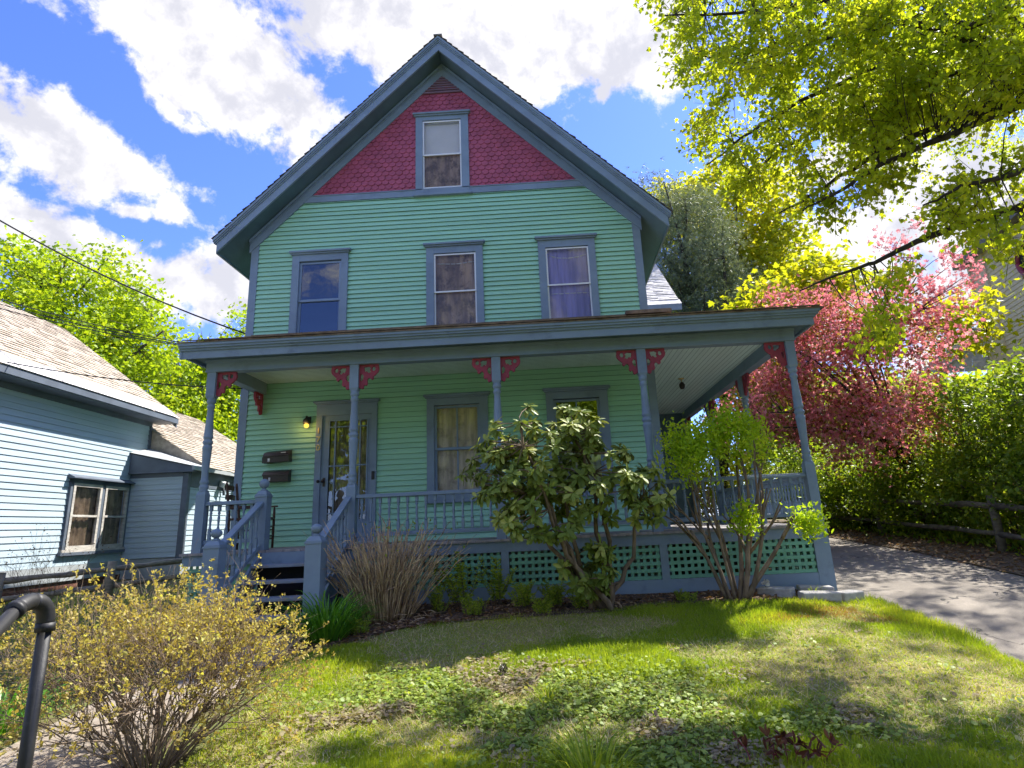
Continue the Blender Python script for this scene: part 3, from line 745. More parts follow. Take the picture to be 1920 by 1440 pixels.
for y0, y1 in ((-1.3, .55), (.65, 2.9), (3.0, 5.2)):
    mb = MB(); n = int((y1 - y0) / .083)
    for i in range(n): mb.box(8.575, 8.583, y0 + i * .083, y0 + i * .083 + .05, -.75, -.166)
    for z in np.arange(-.2, -.7, -.0845): mb.box(8.584, 8.593, y0, y1, z - .045, z)
    mb.build('lattice_panel', M['lat'], house)

# railings: turned balusters are sub-parts
def baluster_data(h):
    mb = MB(); s = .019
    mb.box(-s, s, -s, s, 0, .14); mb.box(-s, s, -s, s, h - .10, h)
    mb.lathe([(.016, .14), (.022, .155), (.016, .17), (.013, .20), (.017, .26), (.019, .30), (.014, h - .17), (.012, h - .15), (.021, h - .13), (.014, h - .115), (.018, h - .10)], (0, 0, 0), 8)
    return mb.data('baluster', M['blue'])
bd = baluster_data(.49)
def railing(a, b, n, z0=.105, z1=.635):
    a = Vector((a[0], a[1], 0)); b = Vector((b[0], b[1], 0)); mb = MB()
    o = Vector((0, 0, 1))
    mb.bar(a + o * (z1 - .012), b + o * (z1 - .012), .085, .03); mb.bar(a + o * (z1 + .012), b + o * (z1 + .012), .062, .02)
    r = mb.build('railing', M['blue'], house, .004); mb = MB()
    mb.bar(a + o * (z0 + .02), b + o * (z0 + .02), .05, .04); mb.bar(a + o * (z0 + .046), b + o * (z0 + .046), .034, .012); mb.build('bottom_rail', M['blue'], r, .004)
    for i in range(n):
        p = a.lerp(b, (i + .6) / (n + .2)); link('baluster', bd, r, loc=(p.x, p.y, z0 + .04))
railing((.425, PY), (1.12, PY), 6)
railing((2.475, PY), (4.355, PY), 15)
railing((4.485, PY), (6.395, PY), 15)
railing((6.525, PY), (8.46, PY), 15)
railing((PX[4], PY + .065), (PX[4], SY[0] - .065), 17)
railing((PX[4], SY[0] + .065), (PX[4], SY[1] - .065), 18)

# stairs
mb = MB()
for i, (z, y) in enumerate(((-.175, -1.95), (-.35, -2.21), (-.525, -2.47), (-.70, -2.73))):
    mb.box(1.27, 2.35, y - .02, y + .27, z - .035, z)
stairs = mb.build('porch_stairs', M['step'], house, .005)
mb = MB(); mb.box(1.28, 2.34, -1.70, -1.676, -.20, -.034); mb.build('riser', M['blue'], stairs)
for xx in (1.25, 2.35):
    mb = MB(); mb.prism([(-1.68, -.03), (-2.66, -.72), (-2.66, -.95), (-2.5, -.95), (-1.68, -.36)], xx - .02, xx + .018, 'x'); mb.build('stringer', M['blue'], stairs)
mb = MB(); mb.box(1.28, 2.33, -1.76, -1.74, -.9, -.2); mb.build('stair_shade_sheet', M['dark'], stairs)  # dark sheet stands in for the shade behind the open risers
def newel(name, w, zt, zb_, x, y, r, sq):
    mb = MB(); h = w / 2
    mb.box(x - h, x + h, y - h, y + h, zb_, zt)
    k = h * .62; v = [(x - h, y - h, zt + .0005), (x + h, y - h, zt + .0005), (x + h, y + h, zt + .0005), (x - h, y + h, zt + .0005), (x - k, y - k, zt + .05), (x + k, y - k, zt + .05), (x + k, y + k, zt + .05), (x - k, y + k, zt + .05)]
    mb.mesh(v, [(0, 1, 5, 4), (1, 2, 6, 5), (2, 3, 7, 6), (3, 0, 4, 7), (4, 5, 6, 7)])
    mb.box(x - h - .008, x + h + .008, y - h - .008, y + h + .008, zt - .035, zt - .012)
    post = mb.build(name, M['blue'], house, .003)
    mb = MB(); c = zt + .05
    mb.lathe([(.048, c), (.048, c + .012), (.030, c + .02), (.026, c + .035)] + [(max(.002, r * math.sin(t)), c + .03 + r * sq * (1 - math.cos(t))) for t in [math.pi * i / 10 for i in range(1, 11)]], (x, y, 0), 16)
    mb.build('finial', M['blue'], post)
newel('newel_post', .16, .72, 0, 1.20, PY, .066, 1.0)
newel('newel_post', .185, .10, -.95, 1.18, -2.68, .066, .8)
newel('newel_post', .185, .10, -.95, 2.36, -2.68, .066, .8)
sd = baluster_data(.52)
for x0, x1 in ((1.20, 1.19), (2.38, 2.37)):
    mb = MB(); a = Vector((x0, -1.62, .62)); b = Vector((x1, -2.62, .07)); mb.bar(a, b, .09, .04); a2 = a - Vector((0, 0, .56)); b2 = b - Vector((0, 0, .56))
    r = mb.build('stair_railing', M['blue'], house, .006); mb = MB(); mb.bar(a2, b2, .06, .05); mb.build('bottom_rail', M['blue'], r, .004)
    for i in range(7):
        p = a2.lerp(b2, (i + .7) / 7.4); link('baluster', sd, r, loc=(p.x, p.y, p.z))
# rear ell with its own pale roof, right of the main roof
mb = MB(); L = math.hypot(3.25, 2.78); a_, b_ = 3.25 / L, 2.78 / L
courses(mb, lambda u, o, v: (u, 6.0 + v * a_ - o * .5, 5.78 + v * b_ + o), .30, L, .135, .018, lambda v: [(6.5, 8.93)], .6, .28)
mb.mesh([(6.5, 6.0, 5.78), (8.96, 6.0, 5.78), (8.96, 6.0 + .3 * a_, 5.78 + .3 * b_), (6.5, 6.0 + .3 * a_, 5.78 + .3 * b_)], [(0, 1, 2, 3)])
mb.build('ell_roof', M['roofpale'], house)
mb = MB(); mb.box(6.5, 8.95, 6.0, 6.04, 5.60, 5.775); mb.prism([(6.02, 5.6), (6.04, 5.77), (9.25, 8.51), (9.25, 8.32)], 8.88, 8.93, 'x'); mb.build('ell_fascia', M['blue'], house)
mb = MB(); mb.box(3.2, 8.6, 6.4, 12.1, -.5, 5.62); mb.prism([(6.4, 5.62), (12.1, 5.62), (9.25, 8.1)], 3.2, 8.6, 'x'); mb.box(3.3, 6.8, 5.5, 6.4, -.5, 5.0); mb.build('ell_wall', M['green'], house)

# ------------------------------------------------------------------ things on the porch
def mailbox(label, z, tilt, name='mailbox', x=.715):
    e = tag(empty(name, (x, -.02, z)), label, 'mailbox', 'mailboxes on the porch wall')
    LM[0] = True; e.rotation_euler.y = tilt
    mb = MB(); mb.prism([(0, 0), (-.13, 0), (-.13, .11), (-.10, .15), (0, .19)], -.205, .205, 'x'); mb.build('body', M['brown'], e, .006)
    mb = MB(); mb.prism([(.003, .20), (-.105, .163), (-.143, .115), (-.143, .095), (-.1315, .098), (-.1315, .112), (-.10, .1525), (.003, .192)], -.215, .215, 'x'); mb.build('lid', M['brown'], e, .003)
    return e
e1 = mailbox('dark brown wall mailbox hung slightly crooked, upper of the two', 1.315, R(-2.5))
mb = MB(); mb.box(-.14, -.105, -.136, -.1305, .02, .07); mb.build('paper_label', M['label'], e1)
mb = MB(); mb.mesh([(.07, -.131, .141), (.15, -.131, .141), (.15, -.118, .156), (.07, -.118, .156)], [(0, 1, 2, 3)]); mb.build('name_label', M['label'], e1)
mb = MB(); mb.box(-.235, -.207, -.125, -.02, .005, .10); mb.build('flag', M['brown'], e1)
e2 = mailbox('dark brown wall mailbox hung level, lower of the two', 1.005, 0)
mb = MB(); mb.box(-.11, -.08, -.136, -.1305, .02, .07); mb.build('paper_label', M['label'], e2)
LM[0] = False
# wall lantern with its bulb
la = tag(empty('wall_lantern', (1.165, -.02, 1.95)), 'small black wall lantern glowing yellow beside the front door', 'lantern')
mb = MB(); mb.box(1.13, 1.20, -.03, -.015, 1.94, 2.05); mb.tube([(1.165, -.03, 2.0), (1.165, -.09, 2.03), (1.165, -.115, 2.0)], .011, 8); mb.lathe([(.012, .13), (.022, .10), (.05, .07), (.062, .02), (.055, 0)], (1.165, -.115, 1.92), 12); mb.build('bracket', M['black'], la)
bm_, g = new_mat('lit_bulb'); em = g.n('Emission', iColor=(1.0, .52, .07, 1), iStrength=.75); o_ = g.n('OutputMaterial'); g.link(em.outputs[0], o_.inputs[0])
mb = MB(); mb.sphere((1.165, -.115, 1.888), .040, 14); mb.build('bulb', bm_, la)
pl = bpy.data.lights.new('bulb_light', 'POINT'); pl.energy = .7; pl.color = (1, .58, .14); pl.shadow_soft_size = .04
po = bpy.data.objects.new('bulb_light', pl); COL.objects.link(po); po.parent = la; po.matrix_parent_inverse = world_of(la).inverted(); po.location = (1.165, -.20, 1.88)
# hanging lantern of the side porch
hl = tag(empty('ceiling_lantern', (7.64, 1.3, 2.48)), 'small tarnished brass lantern hanging from the side porch ceiling', 'lantern')
mb = MB(); mb.lathe([(.055, 2.652), (.055, 2.638), (.012, 2.632), (.009, 2.585)], (7.64, 1.3, 0), 12); mb.build('canopy', M['brass'], hl)
mb = MB(); mb.lathe([(.012, 2.585), (.03, 2.575), (.058, 2.53), (.05, 2.48), (.035, 2.455), (.03, 2.45)], (7.64, 1.3, 0), 10); mb.build('shade', M['brown'], hl)
# house number, brass figures one above the other on the door casing
for ch, z in (('1', 1.76), ('7', 1.615), ('0', 1.48)):
    cu = bpy.data.curves.new('house_number', 'FONT'); cu.body = ch; cu.size = .135; cu.extrude = .004; cu.align_x = 'CENTER'; cu.bevel_depth = .002
    o = bpy.data.objects.new('tmp', cu); COL.objects.link(o); dg = bpy.context.evaluated_depsgraph_get(); me = bpy.data.meshes.new_from_object(o.evaluated_get(dg)); bpy.data.objects.remove(o)
    me.transform(Matrix.Rotation(R(90), 4, 'X')); me.materials.clear(); me.materials.append(M['brass'])
    o = link('house_number', me, loc=(1.35, -.056, z))
    tag(o, 'brass figure %s of the house number on the door casing' % {'1': 'one, topmost', '7': 'seven, in the middle', '0': 'zero, lowest'}[ch], 'house number', 'brass house number figures')
# ladder-back chair
ch = tag(empty('wooden_chair', (.62, -.62, 0), R(10)), 'dark wooden ladder-back armchair behind the left porch railing', 'chair')
LM[0] = True
for (x, y, h, lean) in ((-.26, -.24, .98, -.07), (-.26, .22, .98, -.07), (.24, -.27, .60, 0), (.24, .25, .60, 0)):
    mb = MB(); mb.tube([(x, y, 0), (x, y, .44), (x + lean, y, h - .05), (x + lean * 1.05, y, h)], [.018, .02, .019, .012], 8); mb.build('leg', M['wood'], ch)
mb = MB()
for z in (.58, .72, .86): mb.mesh([(-.27 - .07 * (z - .44) / .54 - .012 * abs(i), -.24 + .46 * (i + 3) / 6, z + dz) for i in range(-3, 4) for dz in (0, .075)], [(2 * i, 2 * i + 2, 2 * i + 3, 2 * i + 1) for i in range(6)])
mb.build('back_slats', M['wood'], ch)
mb = MB(); mb.box(-.26, .26, -.25, .24, .42, .45); mb.build('seat', M['wood'], ch)
for y in (-.265, .24):
    mb = MB(); mb.bar((-.27, y, .60), (.29, y, .615), .05, .025); mb.build('armrest', M['wood'], ch)
mb = MB()
for z in (.14, .27):
    mb.tube([(-.26, -.24, z), (.24, -.27, z)], .011, 6); mb.tube([(-.26, .22, z), (.24, .25, z)], .011, 6); mb.tube([(.24, -.27, z + .04), (.24, .25, z + .04)], .011, 6)
mb.build('stretchers', M['wood'], ch)
LM[0] = False

# ------------------------------------------------------------------ pale blue house next door (own local frame: X out of its wall, Y along it)
nh = tag(empty('blue_house', (-3.85, 2.17, 0), R(3)), 'pale blue clapboard house with tan shingle roof and sheet-metal eave, left of the green house', 'house')
LM[0] = True
NW = [(-.80, 1.38, .10, 1.38)]
mb = MB(); courses(mb, lambda u, o, v: (o, u, v), -.17, 2.80, .107, .014, lambda z: cut([(-10, 1.5)], z, [(-.85, .93, .1, 1.38)]), .08, 3.1, .5); mb.build('side_wall', M['nsid'], nh)
mb = MB(); courses(mb, lambda u, o, v: (u, 1.51 + o, v), -.17, 5.0, .107, .014, lambda z: [(-2.6 - max(0, (5.2 - z)) * 1.27 if z > 2.9 else -6, min(0, -2.6 + (5.2 - z) * 1.27))]); mb.build('end_wall', M['nsid'], nh)
mb = MB(); mb.box(-.02, .022, -10, 1.5, -.44, -.175); mb.build('sill_board', M['sill'], nh)
mb = MB(); mb.box(-5.8, -.02, -10, 1.45, -1.1, -.2); mb.build('foundation', M['brick'], nh)
mb = MB(); mb.box(-.02, .03, 1.44, 1.535, -.17, 2.7); mb.build('corner_board', M['ntrim'], nh)
mb = MB(); mb.box(-.05, .39, -10, 1.84, 2.80, 2.83); mb.box(.39, .42, -10, 1.85, 2.81, 2.93); mb.box(0, .035, -10, 1.5, 2.70, 2.80)
mb.prism([(.40, 2.93), (-2.6, 5.25), (-2.6, 5.05), (.40, 2.72)], 1.80, 1.84, 'y'); mb.build('eave_fascia', M['ntrim'], nh)
L = math.hypot(3.03, 2.35); a_, b_ = 3.03 / L, 2.35 / L
mb = MB(); courses(mb, lambda u, o, v: (.43 - v * a_ + o * .5, u, 2.94 + v * b_ + o * .7), .48, L, .125, .016, lambda v: [(-10, 1.87)], .5, .3)
courses(mb, lambda u, o, v: (-5.63 + v * a_ - o * .5, u, 2.94 + v * b_ + o * .7), .0, L, .25, .016, lambda v: [(-10, 1.87)])
mb.build('roof', M['rooftan'], nh)
mb = MB(); mb.mesh([(.44, -10, 2.945), (.44, 1.88, 2.945), (.44 - .50 * a_, 1.88, 2.945 + .50 * b_), (.44 - .50 * a_, -10, 2.945 + .50 * b_)], [(0, 1, 2, 3)])
for y in np.arange(-9.6, 1.9, .95): mb.mesh([(.442, y, 2.95), (.442, y + .018, 2.95), (.442 - .50 * a_, y + .018, 2.953 + .50 * b_), (.442 - .50 * a_, y, 2.953 + .50 * b_), (.442, y + .009, 2.965), (.442 - .5 * a_, y + .009, 2.968 + .5 * b_)], [(0, 4, 5, 3), (4, 1, 2, 5)])
mb.build('eave_metal', M['flash'], nh)
# pair of windows
mb = MB(); mb.box(-.01, .05, -.87, -.80, .08, 1.38); mb.box(-.01, .05, .02, .12, .08, 1.38); mb.box(-.01, .05, .87, .94, .08, 1.38); mb.box(-.01, .05, -.87, .94, 1.30, 1.40)
mb.build('window_casing', M['ntrim'], nh)
mb = MB(); mb.prism([(0, 1.47), (.14, 1.40), (.14, 1.38), (0, 1.38)], -.93, 1.0, 'y'); mb.build('window_cap', M['ntrim'], nh); mb = MB(); mb.box(0, .08, -.93, .98, .0, .055); mb.build('apron', M['ntrim'], nh)
mb = MB(); mb.box(-.01, .07, -.9, .95, .055, .10); mb.build('window_sill', M['nwin'], nh)
for y0, y1 in ((-.80, .02), (.12, .87)):
    mb = MB(); mb.box(.0, .062, y0, y0 + .06, .10, 1.30); mb.box(.0, .062, y1 - .06, y1, .10, 1.30); mb.box(.0, .06, y0 + .06, y1 - .06, 1.24, 1.30); mb.box(.0, .06, y0 + .06, y1 - .06, .10, .17); mb.box(.0, .058, y0 + .06, y1 - .06, .685, .725)
    w = mb.build('window', M['nwin'], nh)
    mb = MB(); mb.face([(.02, y0 + .05, .15), (.02, y1 - .05, .15), (.02, y1 - .05, 1.26), (.02, y0 + .05, 1.26)]); mb.build('pane', M['glassd'], w)
    mb = MB(); n = 20; v = []
    for i in range(n + 1): yy = y0 + (y1 - y0) * i / n; v += [(-.06 + .012 * math.sin(i * 1.7), yy, .1), (-.06 + .012 * math.sin(i * 1.7), yy, 1.3)]
    mb.mesh(v, [(2 * i, 2 * i + 2, 2 * i + 3, 2 * i + 1) for i in range(n)], True); mb.build('curtain', M['lace'], w)
mb = MB(); mb.box(-.3, -.28, -1, 1, 0, 1.5); mb.build('room_dark_backing', M['dark'], nh)  # near-black sheet stands in for the unlit room behind the panes
# rear wing that steps out toward the green house
mb = MB(); courses(mb, lambda u, o, v: (u, .95 - o, v), -.15, 1.52, .107, .014, lambda z: [(.02, 1.15)]); courses(mb, lambda u, o, v: (1.24 + o, u, v), -.15, 1.30, .107, .014, lambda z: [(1.04, 7.2)])
mb.build('wing_wall', M['nsid'], nh)
mb = MB(); mb.box(1.14, 1.256, .925, 1.05, -.2, 1.56); mb.box(.02, 1.14, .93, .95, 1.50, 1.60); mb.box(1.24, 1.262, 1.05, 7.2, 1.28, 1.66)
mb.prism([(.02, 1.62), (1.36, 1.60), (1.38, 1.69), (.02, 2.02)], .86, .93, 'y'); mb.box(.02, 1.40, .83, .95, 1.585, 1.618); mb.build('wing_trim', M['ntrim'], nh)
mb = MB(); mb.box(.02, 1.24, .97, 7.2, -.9, -.16); mb.build('wing_base', M['sill'], nh)
mb = MB(); mb.mesh([(1.42, .82, 1.70), (.0, .82, 2.05), (.0, 1.55, 2.22), (1.42, 1.5, 1.715)], [(0, 3, 2, 1)]); mb.box(1.37, 1.425, .82, 7.5, 1.62, 1.70); mb.build('wing_flashing', M['sill'], nh)
mb = MB(); mb.face([(1.42, 1.46, 1.715), (.0, 1.53, 2.16), (.0, 1.53, 2.66)]); mb.build('wing_roof', M['rooftan'], nh)
L2 = math.hypot(3.42, 2.25); a_, b_ = 3.42 / L2, 2.25 / L2
mb = MB(); courses(mb, lambda u, o, v: (1.43 - v * a_ + o * .5, u, 1.70 + v * b_ + o * .8), 0, L2, .125, .016, lambda v: [(1.45 + v * .02, 7.5)], .5, .3)
courses(mb, lambda u, o, v: (-5.4 + v * a_ - o * .5, u, 1.70 + v * b_), 0, L2, .3, .016, lambda v: [(1.5, 7.5)]); mb.build('wing_roof', M['rooftan'], nh)
mb = MB(); mb.prism([(1.24, 1.66), (-2, 3.85), (-5.2, 1.66), (-5.2, -.2), (1.24, -.2)], 7.15, 7.2, 'y'); mb.build('wing_end', M['nsid'], nh)
LM[0] = False
def nloc(x, y, z): return nh.matrix_basis @ Vector((x, y, z))
def at_nh(name, loc, label, cat, group=None):
    e = tag(empty(name, nloc(*loc), R(3)), label, cat, group); return e
fl = at_nh('flood_light', (1.26, 2.45, 1.42), 'white twin flood light under the eave of the blue house', 'lamp')
LM[0] = True
mb = MB(); mb.box(0, .04, -.10, .10, -.06, .08); mb.build('base', M['meter'], fl)
mb = MB(); mb.bar((.04, -.05, 0), (.17, -.10, -.05), .15, .12); mb.build('head', M['white'], fl); mb = MB(); mb.tube([(.03, .05, -.05), (.05, .06, -.26)], .03, 8); mb.build('arm', M['ntrim'], fl)
for z, lb in ((1.53, 'round grey electric meter on the blue house wing, upper of two'), (1.11, 'round grey electric meter on the blue house wing, lower of two')):
    e = at_nh('electric_meter', (1.25, 3.25, z), lb, 'meter', 'electric meters'); mb = MB(); mb.box(0, .06, -.16, .16, -.17, .17); mb.build('housing', M['meter'], e)
    mb = MB(); mb.lathe([(.12, 0), (.12, .09), (.10, .13), (.05, .15)], (0, 0, 0), 16); d = mb.data('dial', M['white']); d.transform(Matrix.Translation((.06, 0, 0)) @ Matrix.Rotation(R(90), 4, 'Y')); link('dial', d, e)
LM[0] = False

# ------------------------------------------------------------------ beige house at the right edge
bh = tag(empty('beige_house', (21.7, 12.7, -.3), R(-11)), 'tall beige house with round red window, behind the trees at the right edge', 'house')
LM[0] = True      # local: wall along -Y, facing -X
mb = MB(); courses(mb, lambda u, o, v: (-o, u, v), 0, 9.6, .16, .02, lambda z: cut([(-15, -1.15)], z, [(-4.1, -3.1, 7.6, 8.5)])); mb.build('side_wall', M['beige'], bh)
mb = MB(); mb.box(-.05, .05, -1.15, 0, 0, 9.6); mb.box(-.10, -.05, -.12, 0, 0, 9.6); mb.box(-.08, -.05, -1.15, -1.05, 0, 9.6); mb.box(.05, 8, -.06, 0, 0, 9.6); mb.build('corner_pilaster', M['beige'], bh)
mb = MB(); mb.prism([(-.4, 9.55), (4, 14), (8.4, 9.55), (8.4, 9.3), (-.4, 9.3)], -15, .4, 'y'); mb.build('roof', M['roof'], bh)
mb = MB(); L = 2.6
courses(mb, lambda u, o, v: (u, .1 + o, 5.2 + v * .75), 0, 2.2, .22, .05, lambda v: [(-2.6 + v * 1.0, 1)], .4, .3); courses(mb, lambda u, o, v: (-2.7 + v * .8 - o, u, 4.6 + v * .55 + o), 0, 3.2, .2, .03, lambda v: [(0, 5)], .4, .3); mb.build('porch_roof', M['roofpale'], bh)
mb = MB(); mb.box(-2.4, 0, .3, 5, 0, 4.6); mb.build('porch_wall', M['beige'], bh)
cy, cz = -3.6, 8.05
mb = MB(); mb.tube([(-.03, cy + .5 * math.cos(t), cz + .5 * math.sin(t)) for t in np.linspace(0, 2 * math.pi, 29)], .085, 8); w = mb.build('round_window', M['fret'], bh)
mb = MB(); mb.face([(.0, cy + .5 * math.cos(t), cz + .5 * math.sin(t)) for t in np.linspace(0, 2 * math.pi, 24, endpoint=False)]); mb.build('pane', M['dark'], w)
LM[0] = False

# ------------------------------------------------------------------ fences, pipe rail, blocks, wires
def wob_bar(mb, a, b, r, n=6):
    a = Vector(a); b = Vector(b); k = 7
    mb.tube([a.lerp(b, i / k) + Vector((random.uniform(-.012, .012), random.uniform(-.012, .012), random.uniform(-.012, .012))) for i in range(k + 1)], [r * random.uniform(.75, 1.15) for i in range(k + 1)], n)
def rail_fence(label, pts, zr, ph, m, r):
    f = tag(empty('split_rail_fence', (pts[0][0], pts[0][1], float(G(pts[0][0], pts[0][1])))), label, 'fence')
    for x, y in pts:
        z = float(G(x, y)); mb = MB(); mb.tube([(x, y, z - .15), (x + .01, y, z + ph * .5), (x + .02, y + .01, z + ph)], [.075, .07, .066], 7); mb.build('post', m, f)
    for (x0, y0), (x1, y1) in zip(pts, pts[1:]):
        for h in zr:
            mb = MB(); wob_bar(mb, (x0, y0, float(G(x0, y0)) + h), (x1, y1, float(G(x1, y1)) + h), r); mb.build('rail', m, f)
rail_fence('weathered two-rail fence in front of the blue house', [(-4.2, -2.1), (-3.05, -.75), (-2.15, .35), (-1.2, 2.3)], (.16, .42), .55, M['rail'], .045)
rail_fence('mossy two-rail fence under the hedge beyond the driveway', [(12.4, -2.6), (12.45, .9), (12.5, 4.75), (12.4, 8.6), (12.2, 12)], (.30, .75), .92, M['railm'], .055)
ph = tag(empty('pipe_handrail', (2.15, -7.0, -1.3)), 'black iron pipe handrail at the lower left beside the walk', 'handrail')
def C3(u, v, d): return CAM + ray(u, v) * d
pt, pb = C3(84, 1142, 3.95), None
gz = float(G(pt.x, pt.y)); a0 = C3(86, 1165, 3.95)
mb = MB(); mb.tube([(a0.x, a0.y, gz - .1), (a0.x, a0.y, a0.z)], .029, 16); mb.build('post', M['black'], ph)
p1 = C3(84, 1142, 3.95); p2 = C3(60, 1128, 3.88); p3 = C3(32, 1141, 3.78)
p1 = Vector((a0.x, a0.y, p1.z + .01))
bz = []
for i in range(9):
    t = i / 8; bz.append((1 - t) ** 2 * Vector((a0.x, a0.y, a0.z - .02)) + 2 * t * (1 - t) * (p1 + Vector((0, 0, .03))) + t * t * p2)
mb = MB(); mb.tube(bz, .0375, 16); mb.tube([(a0.x, a0.y, a0.z - .045), (a0.x, a0.y, a0.z - .005)], .0415, 16); mb.build('elbow', M['black'], ph)
c2 = []
for i in range(7):
    t = i / 6; c2.append((1 - t) ** 2 * p2 + 2 * t * (1 - t) * (p2.lerp(p3, .6) + Vector((0, 0, .012))) + t * t * p3)
mb = MB(); mb.tube(c2, .0375, 16); mb.tube([c2[-1], c2[-1] + (c2[-1] - c2[-2]).normalized() * .03], .0415, 16); mb.build('elbow', M['black'], ph)
p4 = C3(-230, 1420, 3.2)
mb = MB(); mb.tube([p3, p3.lerp(p4, .5), p4, p4 + (p4 - p3) * .6], .029, 16); mb.build('handrail', M['black'], ph)
def cblock(x, y, rzv, w, label):
    z = float(G(x, y)); mb = MB(); n = 6; v = []
    mb.box(-w / 2, w / 2, -.09, .09, -.06, .10); o = mb.build('concrete_block', M['stone'], None, .016); o.location = (x, y, z); o.rotation_euler = (R(random.uniform(-4, 4)), R(random.uniform(-4, 4)), rzv)
    tag(o, label, 'block', 'blocks edging the small planter')
cblock(7.72, -2.02, R(-38), .40, 'leftmost grey edging block of the planter by the porch corner')
cblock(8.14, -2.22, R(3), .44, 'front middle grey edging block of the planter by the porch corner')
cblock(8.53, -2.08, R(30), .36, 'rightmost grey edging block of the planter by the porch corner')
cblock(8.25, -1.84, R(-8), .40, 'rear grey edging block of the planter nearest the lattice')
def wire(label, pts, r):
    pts = [Vector(p) for p in pts]; mb = MB(); mb.tube(pts, r, 6); tag(mb.build('utility_wire', M['wire']), label, 'wire', 'overhead service wires')
def sag(a, b, s, n=16): return [a.lerp(b, i / n) - Vector((0, 0, s * 4 * (i / n) * (1 - i / n))) for i in range(n + 1)]
wire('thick black service wire rising to the upper left corner of the sky', sag(C3(-500, 60, 17), Vector((-.03, .35, 3.62)), .55), .014)
wire('upper thin wire of the trio running to the porch roof corner', sag(C3(-420, 400, 15), Vector((.02, -1.2, 2.98)), .25), .007)
wire('middle thin wire of the trio running to the porch roof corner', sag(C3(-420, 416, 15), Vector((.02, -1.25, 2.95)), .25), .007)
wire('lowest thin wire of the trio running to the porch roof corner', sag(C3(-420, 432, 15), Vector((.02, -1.3, 2.93)), .25), .007)
wire('low black wire crossing in front of the tan roof', sag(C3(-420, 560, 15), Vector((.20, -.4, 2.50)), .3), .009)

# ------------------------------------------------------------------ plants
def bez(s, m, c, k=8): return [(1 - t) ** 2 * s + 2 * t * (1 - t) * m + t * t * c for t in np.linspace(0, 1, k)]
def spread(crowns, n, inner=.3):
    out = []
    wts = np.array([c[3] * c[4] * c[5] for c in crowns]) ** .75; wts = wts / wts.sum()
    for c, k in zip(crowns, rng.multinomial(n, wts)):
        d = rvec(k); r = (inner ** 3 + (1 - inner ** 3) * rng.random(k)) ** (1 / 3)
        r *= .82 + .36 * fbm(d[:, 0] * 2.3 + c[0], d[:, 2] * 2.3 + d[:, 1] * 1.7 + c[1], 2)
        out.append(np.array(c[:3]) + d * r[:, None] * np.array(c[3:6]))
    return np.concatenate(out)
def limbs(name, parent, base, top, cl, r0, mat, nmain=14, twr=.012, n=6, bend=.5, lo=.35):
    "trunk from base to top, main limbs to some of the clump points, twigs to the rest"
    mb = MB(); base = Vector(base); top = Vector(top); k = 8
    tr = [base.lerp(top, i / k) + Vector((random.uniform(-1, 1), random.uniform(-1, 1), 0)) * .03 * (top - base).length * (0 < i < k) for i in range(k + 1)]
    mb.tube(tr, [r0 * (1.25 if i == 0 else 1 - .75 * i / k) for i in range(k + 1)], 9)
    cl = np.asarray(cl); idx = rng.permutation(len(cl)); anch = []
    for i in idx[:nmain]:
        c = Vector(cl[i]); j = int(k * random.uniform(lo, .95)); s = tr[j]
        m = s.lerp(c, .5) + Vector((random.uniform(-.1, .1), random.uniform(-.1, .1), .12)) * (c - s).length * bend
        pth = [(1 - t) ** 2 * s + 2 * t * (1 - t) * m + t * t * c for t in np.linspace(0, 1, 7)]
        ra = r0 * (1 - .75 * j / k) * .6; mb.tube(pth, [ra * (1 - .85 * t) + twr * .6 for t in np.linspace(0, 1, 7)], n); anch += pth[2:]
    A = np.array([tuple(a) for a in anch])
    for i in idx[nmain:]:
        c = cl[i]; a = A[np.argmin(((A - c) ** 2).sum(1))]; m = (a + c) / 2 + rng.normal(size=3) * .08 * np.linalg.norm(c - a)
        mb.tube([a, m, c], [twr, twr * .7, twr * .3], 4)
    return mb.build(name, mat, parent)
def puffs(cl, per, cr, flat=.7):
    P = np.repeat(cl, per, 0) + rng.normal(size=(len(cl) * per, 3)) * cr * np.array([1, 1, flat])
    t = np.repeat(rng.random(len(cl)), per) * .45 + rng.random(len(P)) * .55
    return P, t
def tree(name, label, cat, base, top, crowns, ncl, per, cr, size, kind, mat, bark, r0, group=None, flat=.7, nmain=16, twr=.012, inner=.3, lo=.35, width=1.0):
    e = tag(empty(name, base), label, cat, group)
    cl = spread(crowns, ncl, inner); limbs('trunk', e, base, top, cl, r0, bark, nmain, twr, lo=lo)
    P, t = puffs(cl, per, cr, flat); n = len(P); D = rvec(n) + np.array([0, 0, -.35]); N = rvec(n) * .7 + np.array([0, 0, 1.0])
    leaves('crown', P, D, N, size * rng.uniform(.7, 1.25, n), kind, mat, t, width, e)
    return e
def off(u, v, d): return tuple(CAM + ray(u, v) * d)
def crown(u, v, d, rx, ry, rz_): return off(u, v, d) + (rx, ry, rz_)
def bottom(c): return (c[0], c[1], float(G(c[0], c[1])) - .1)

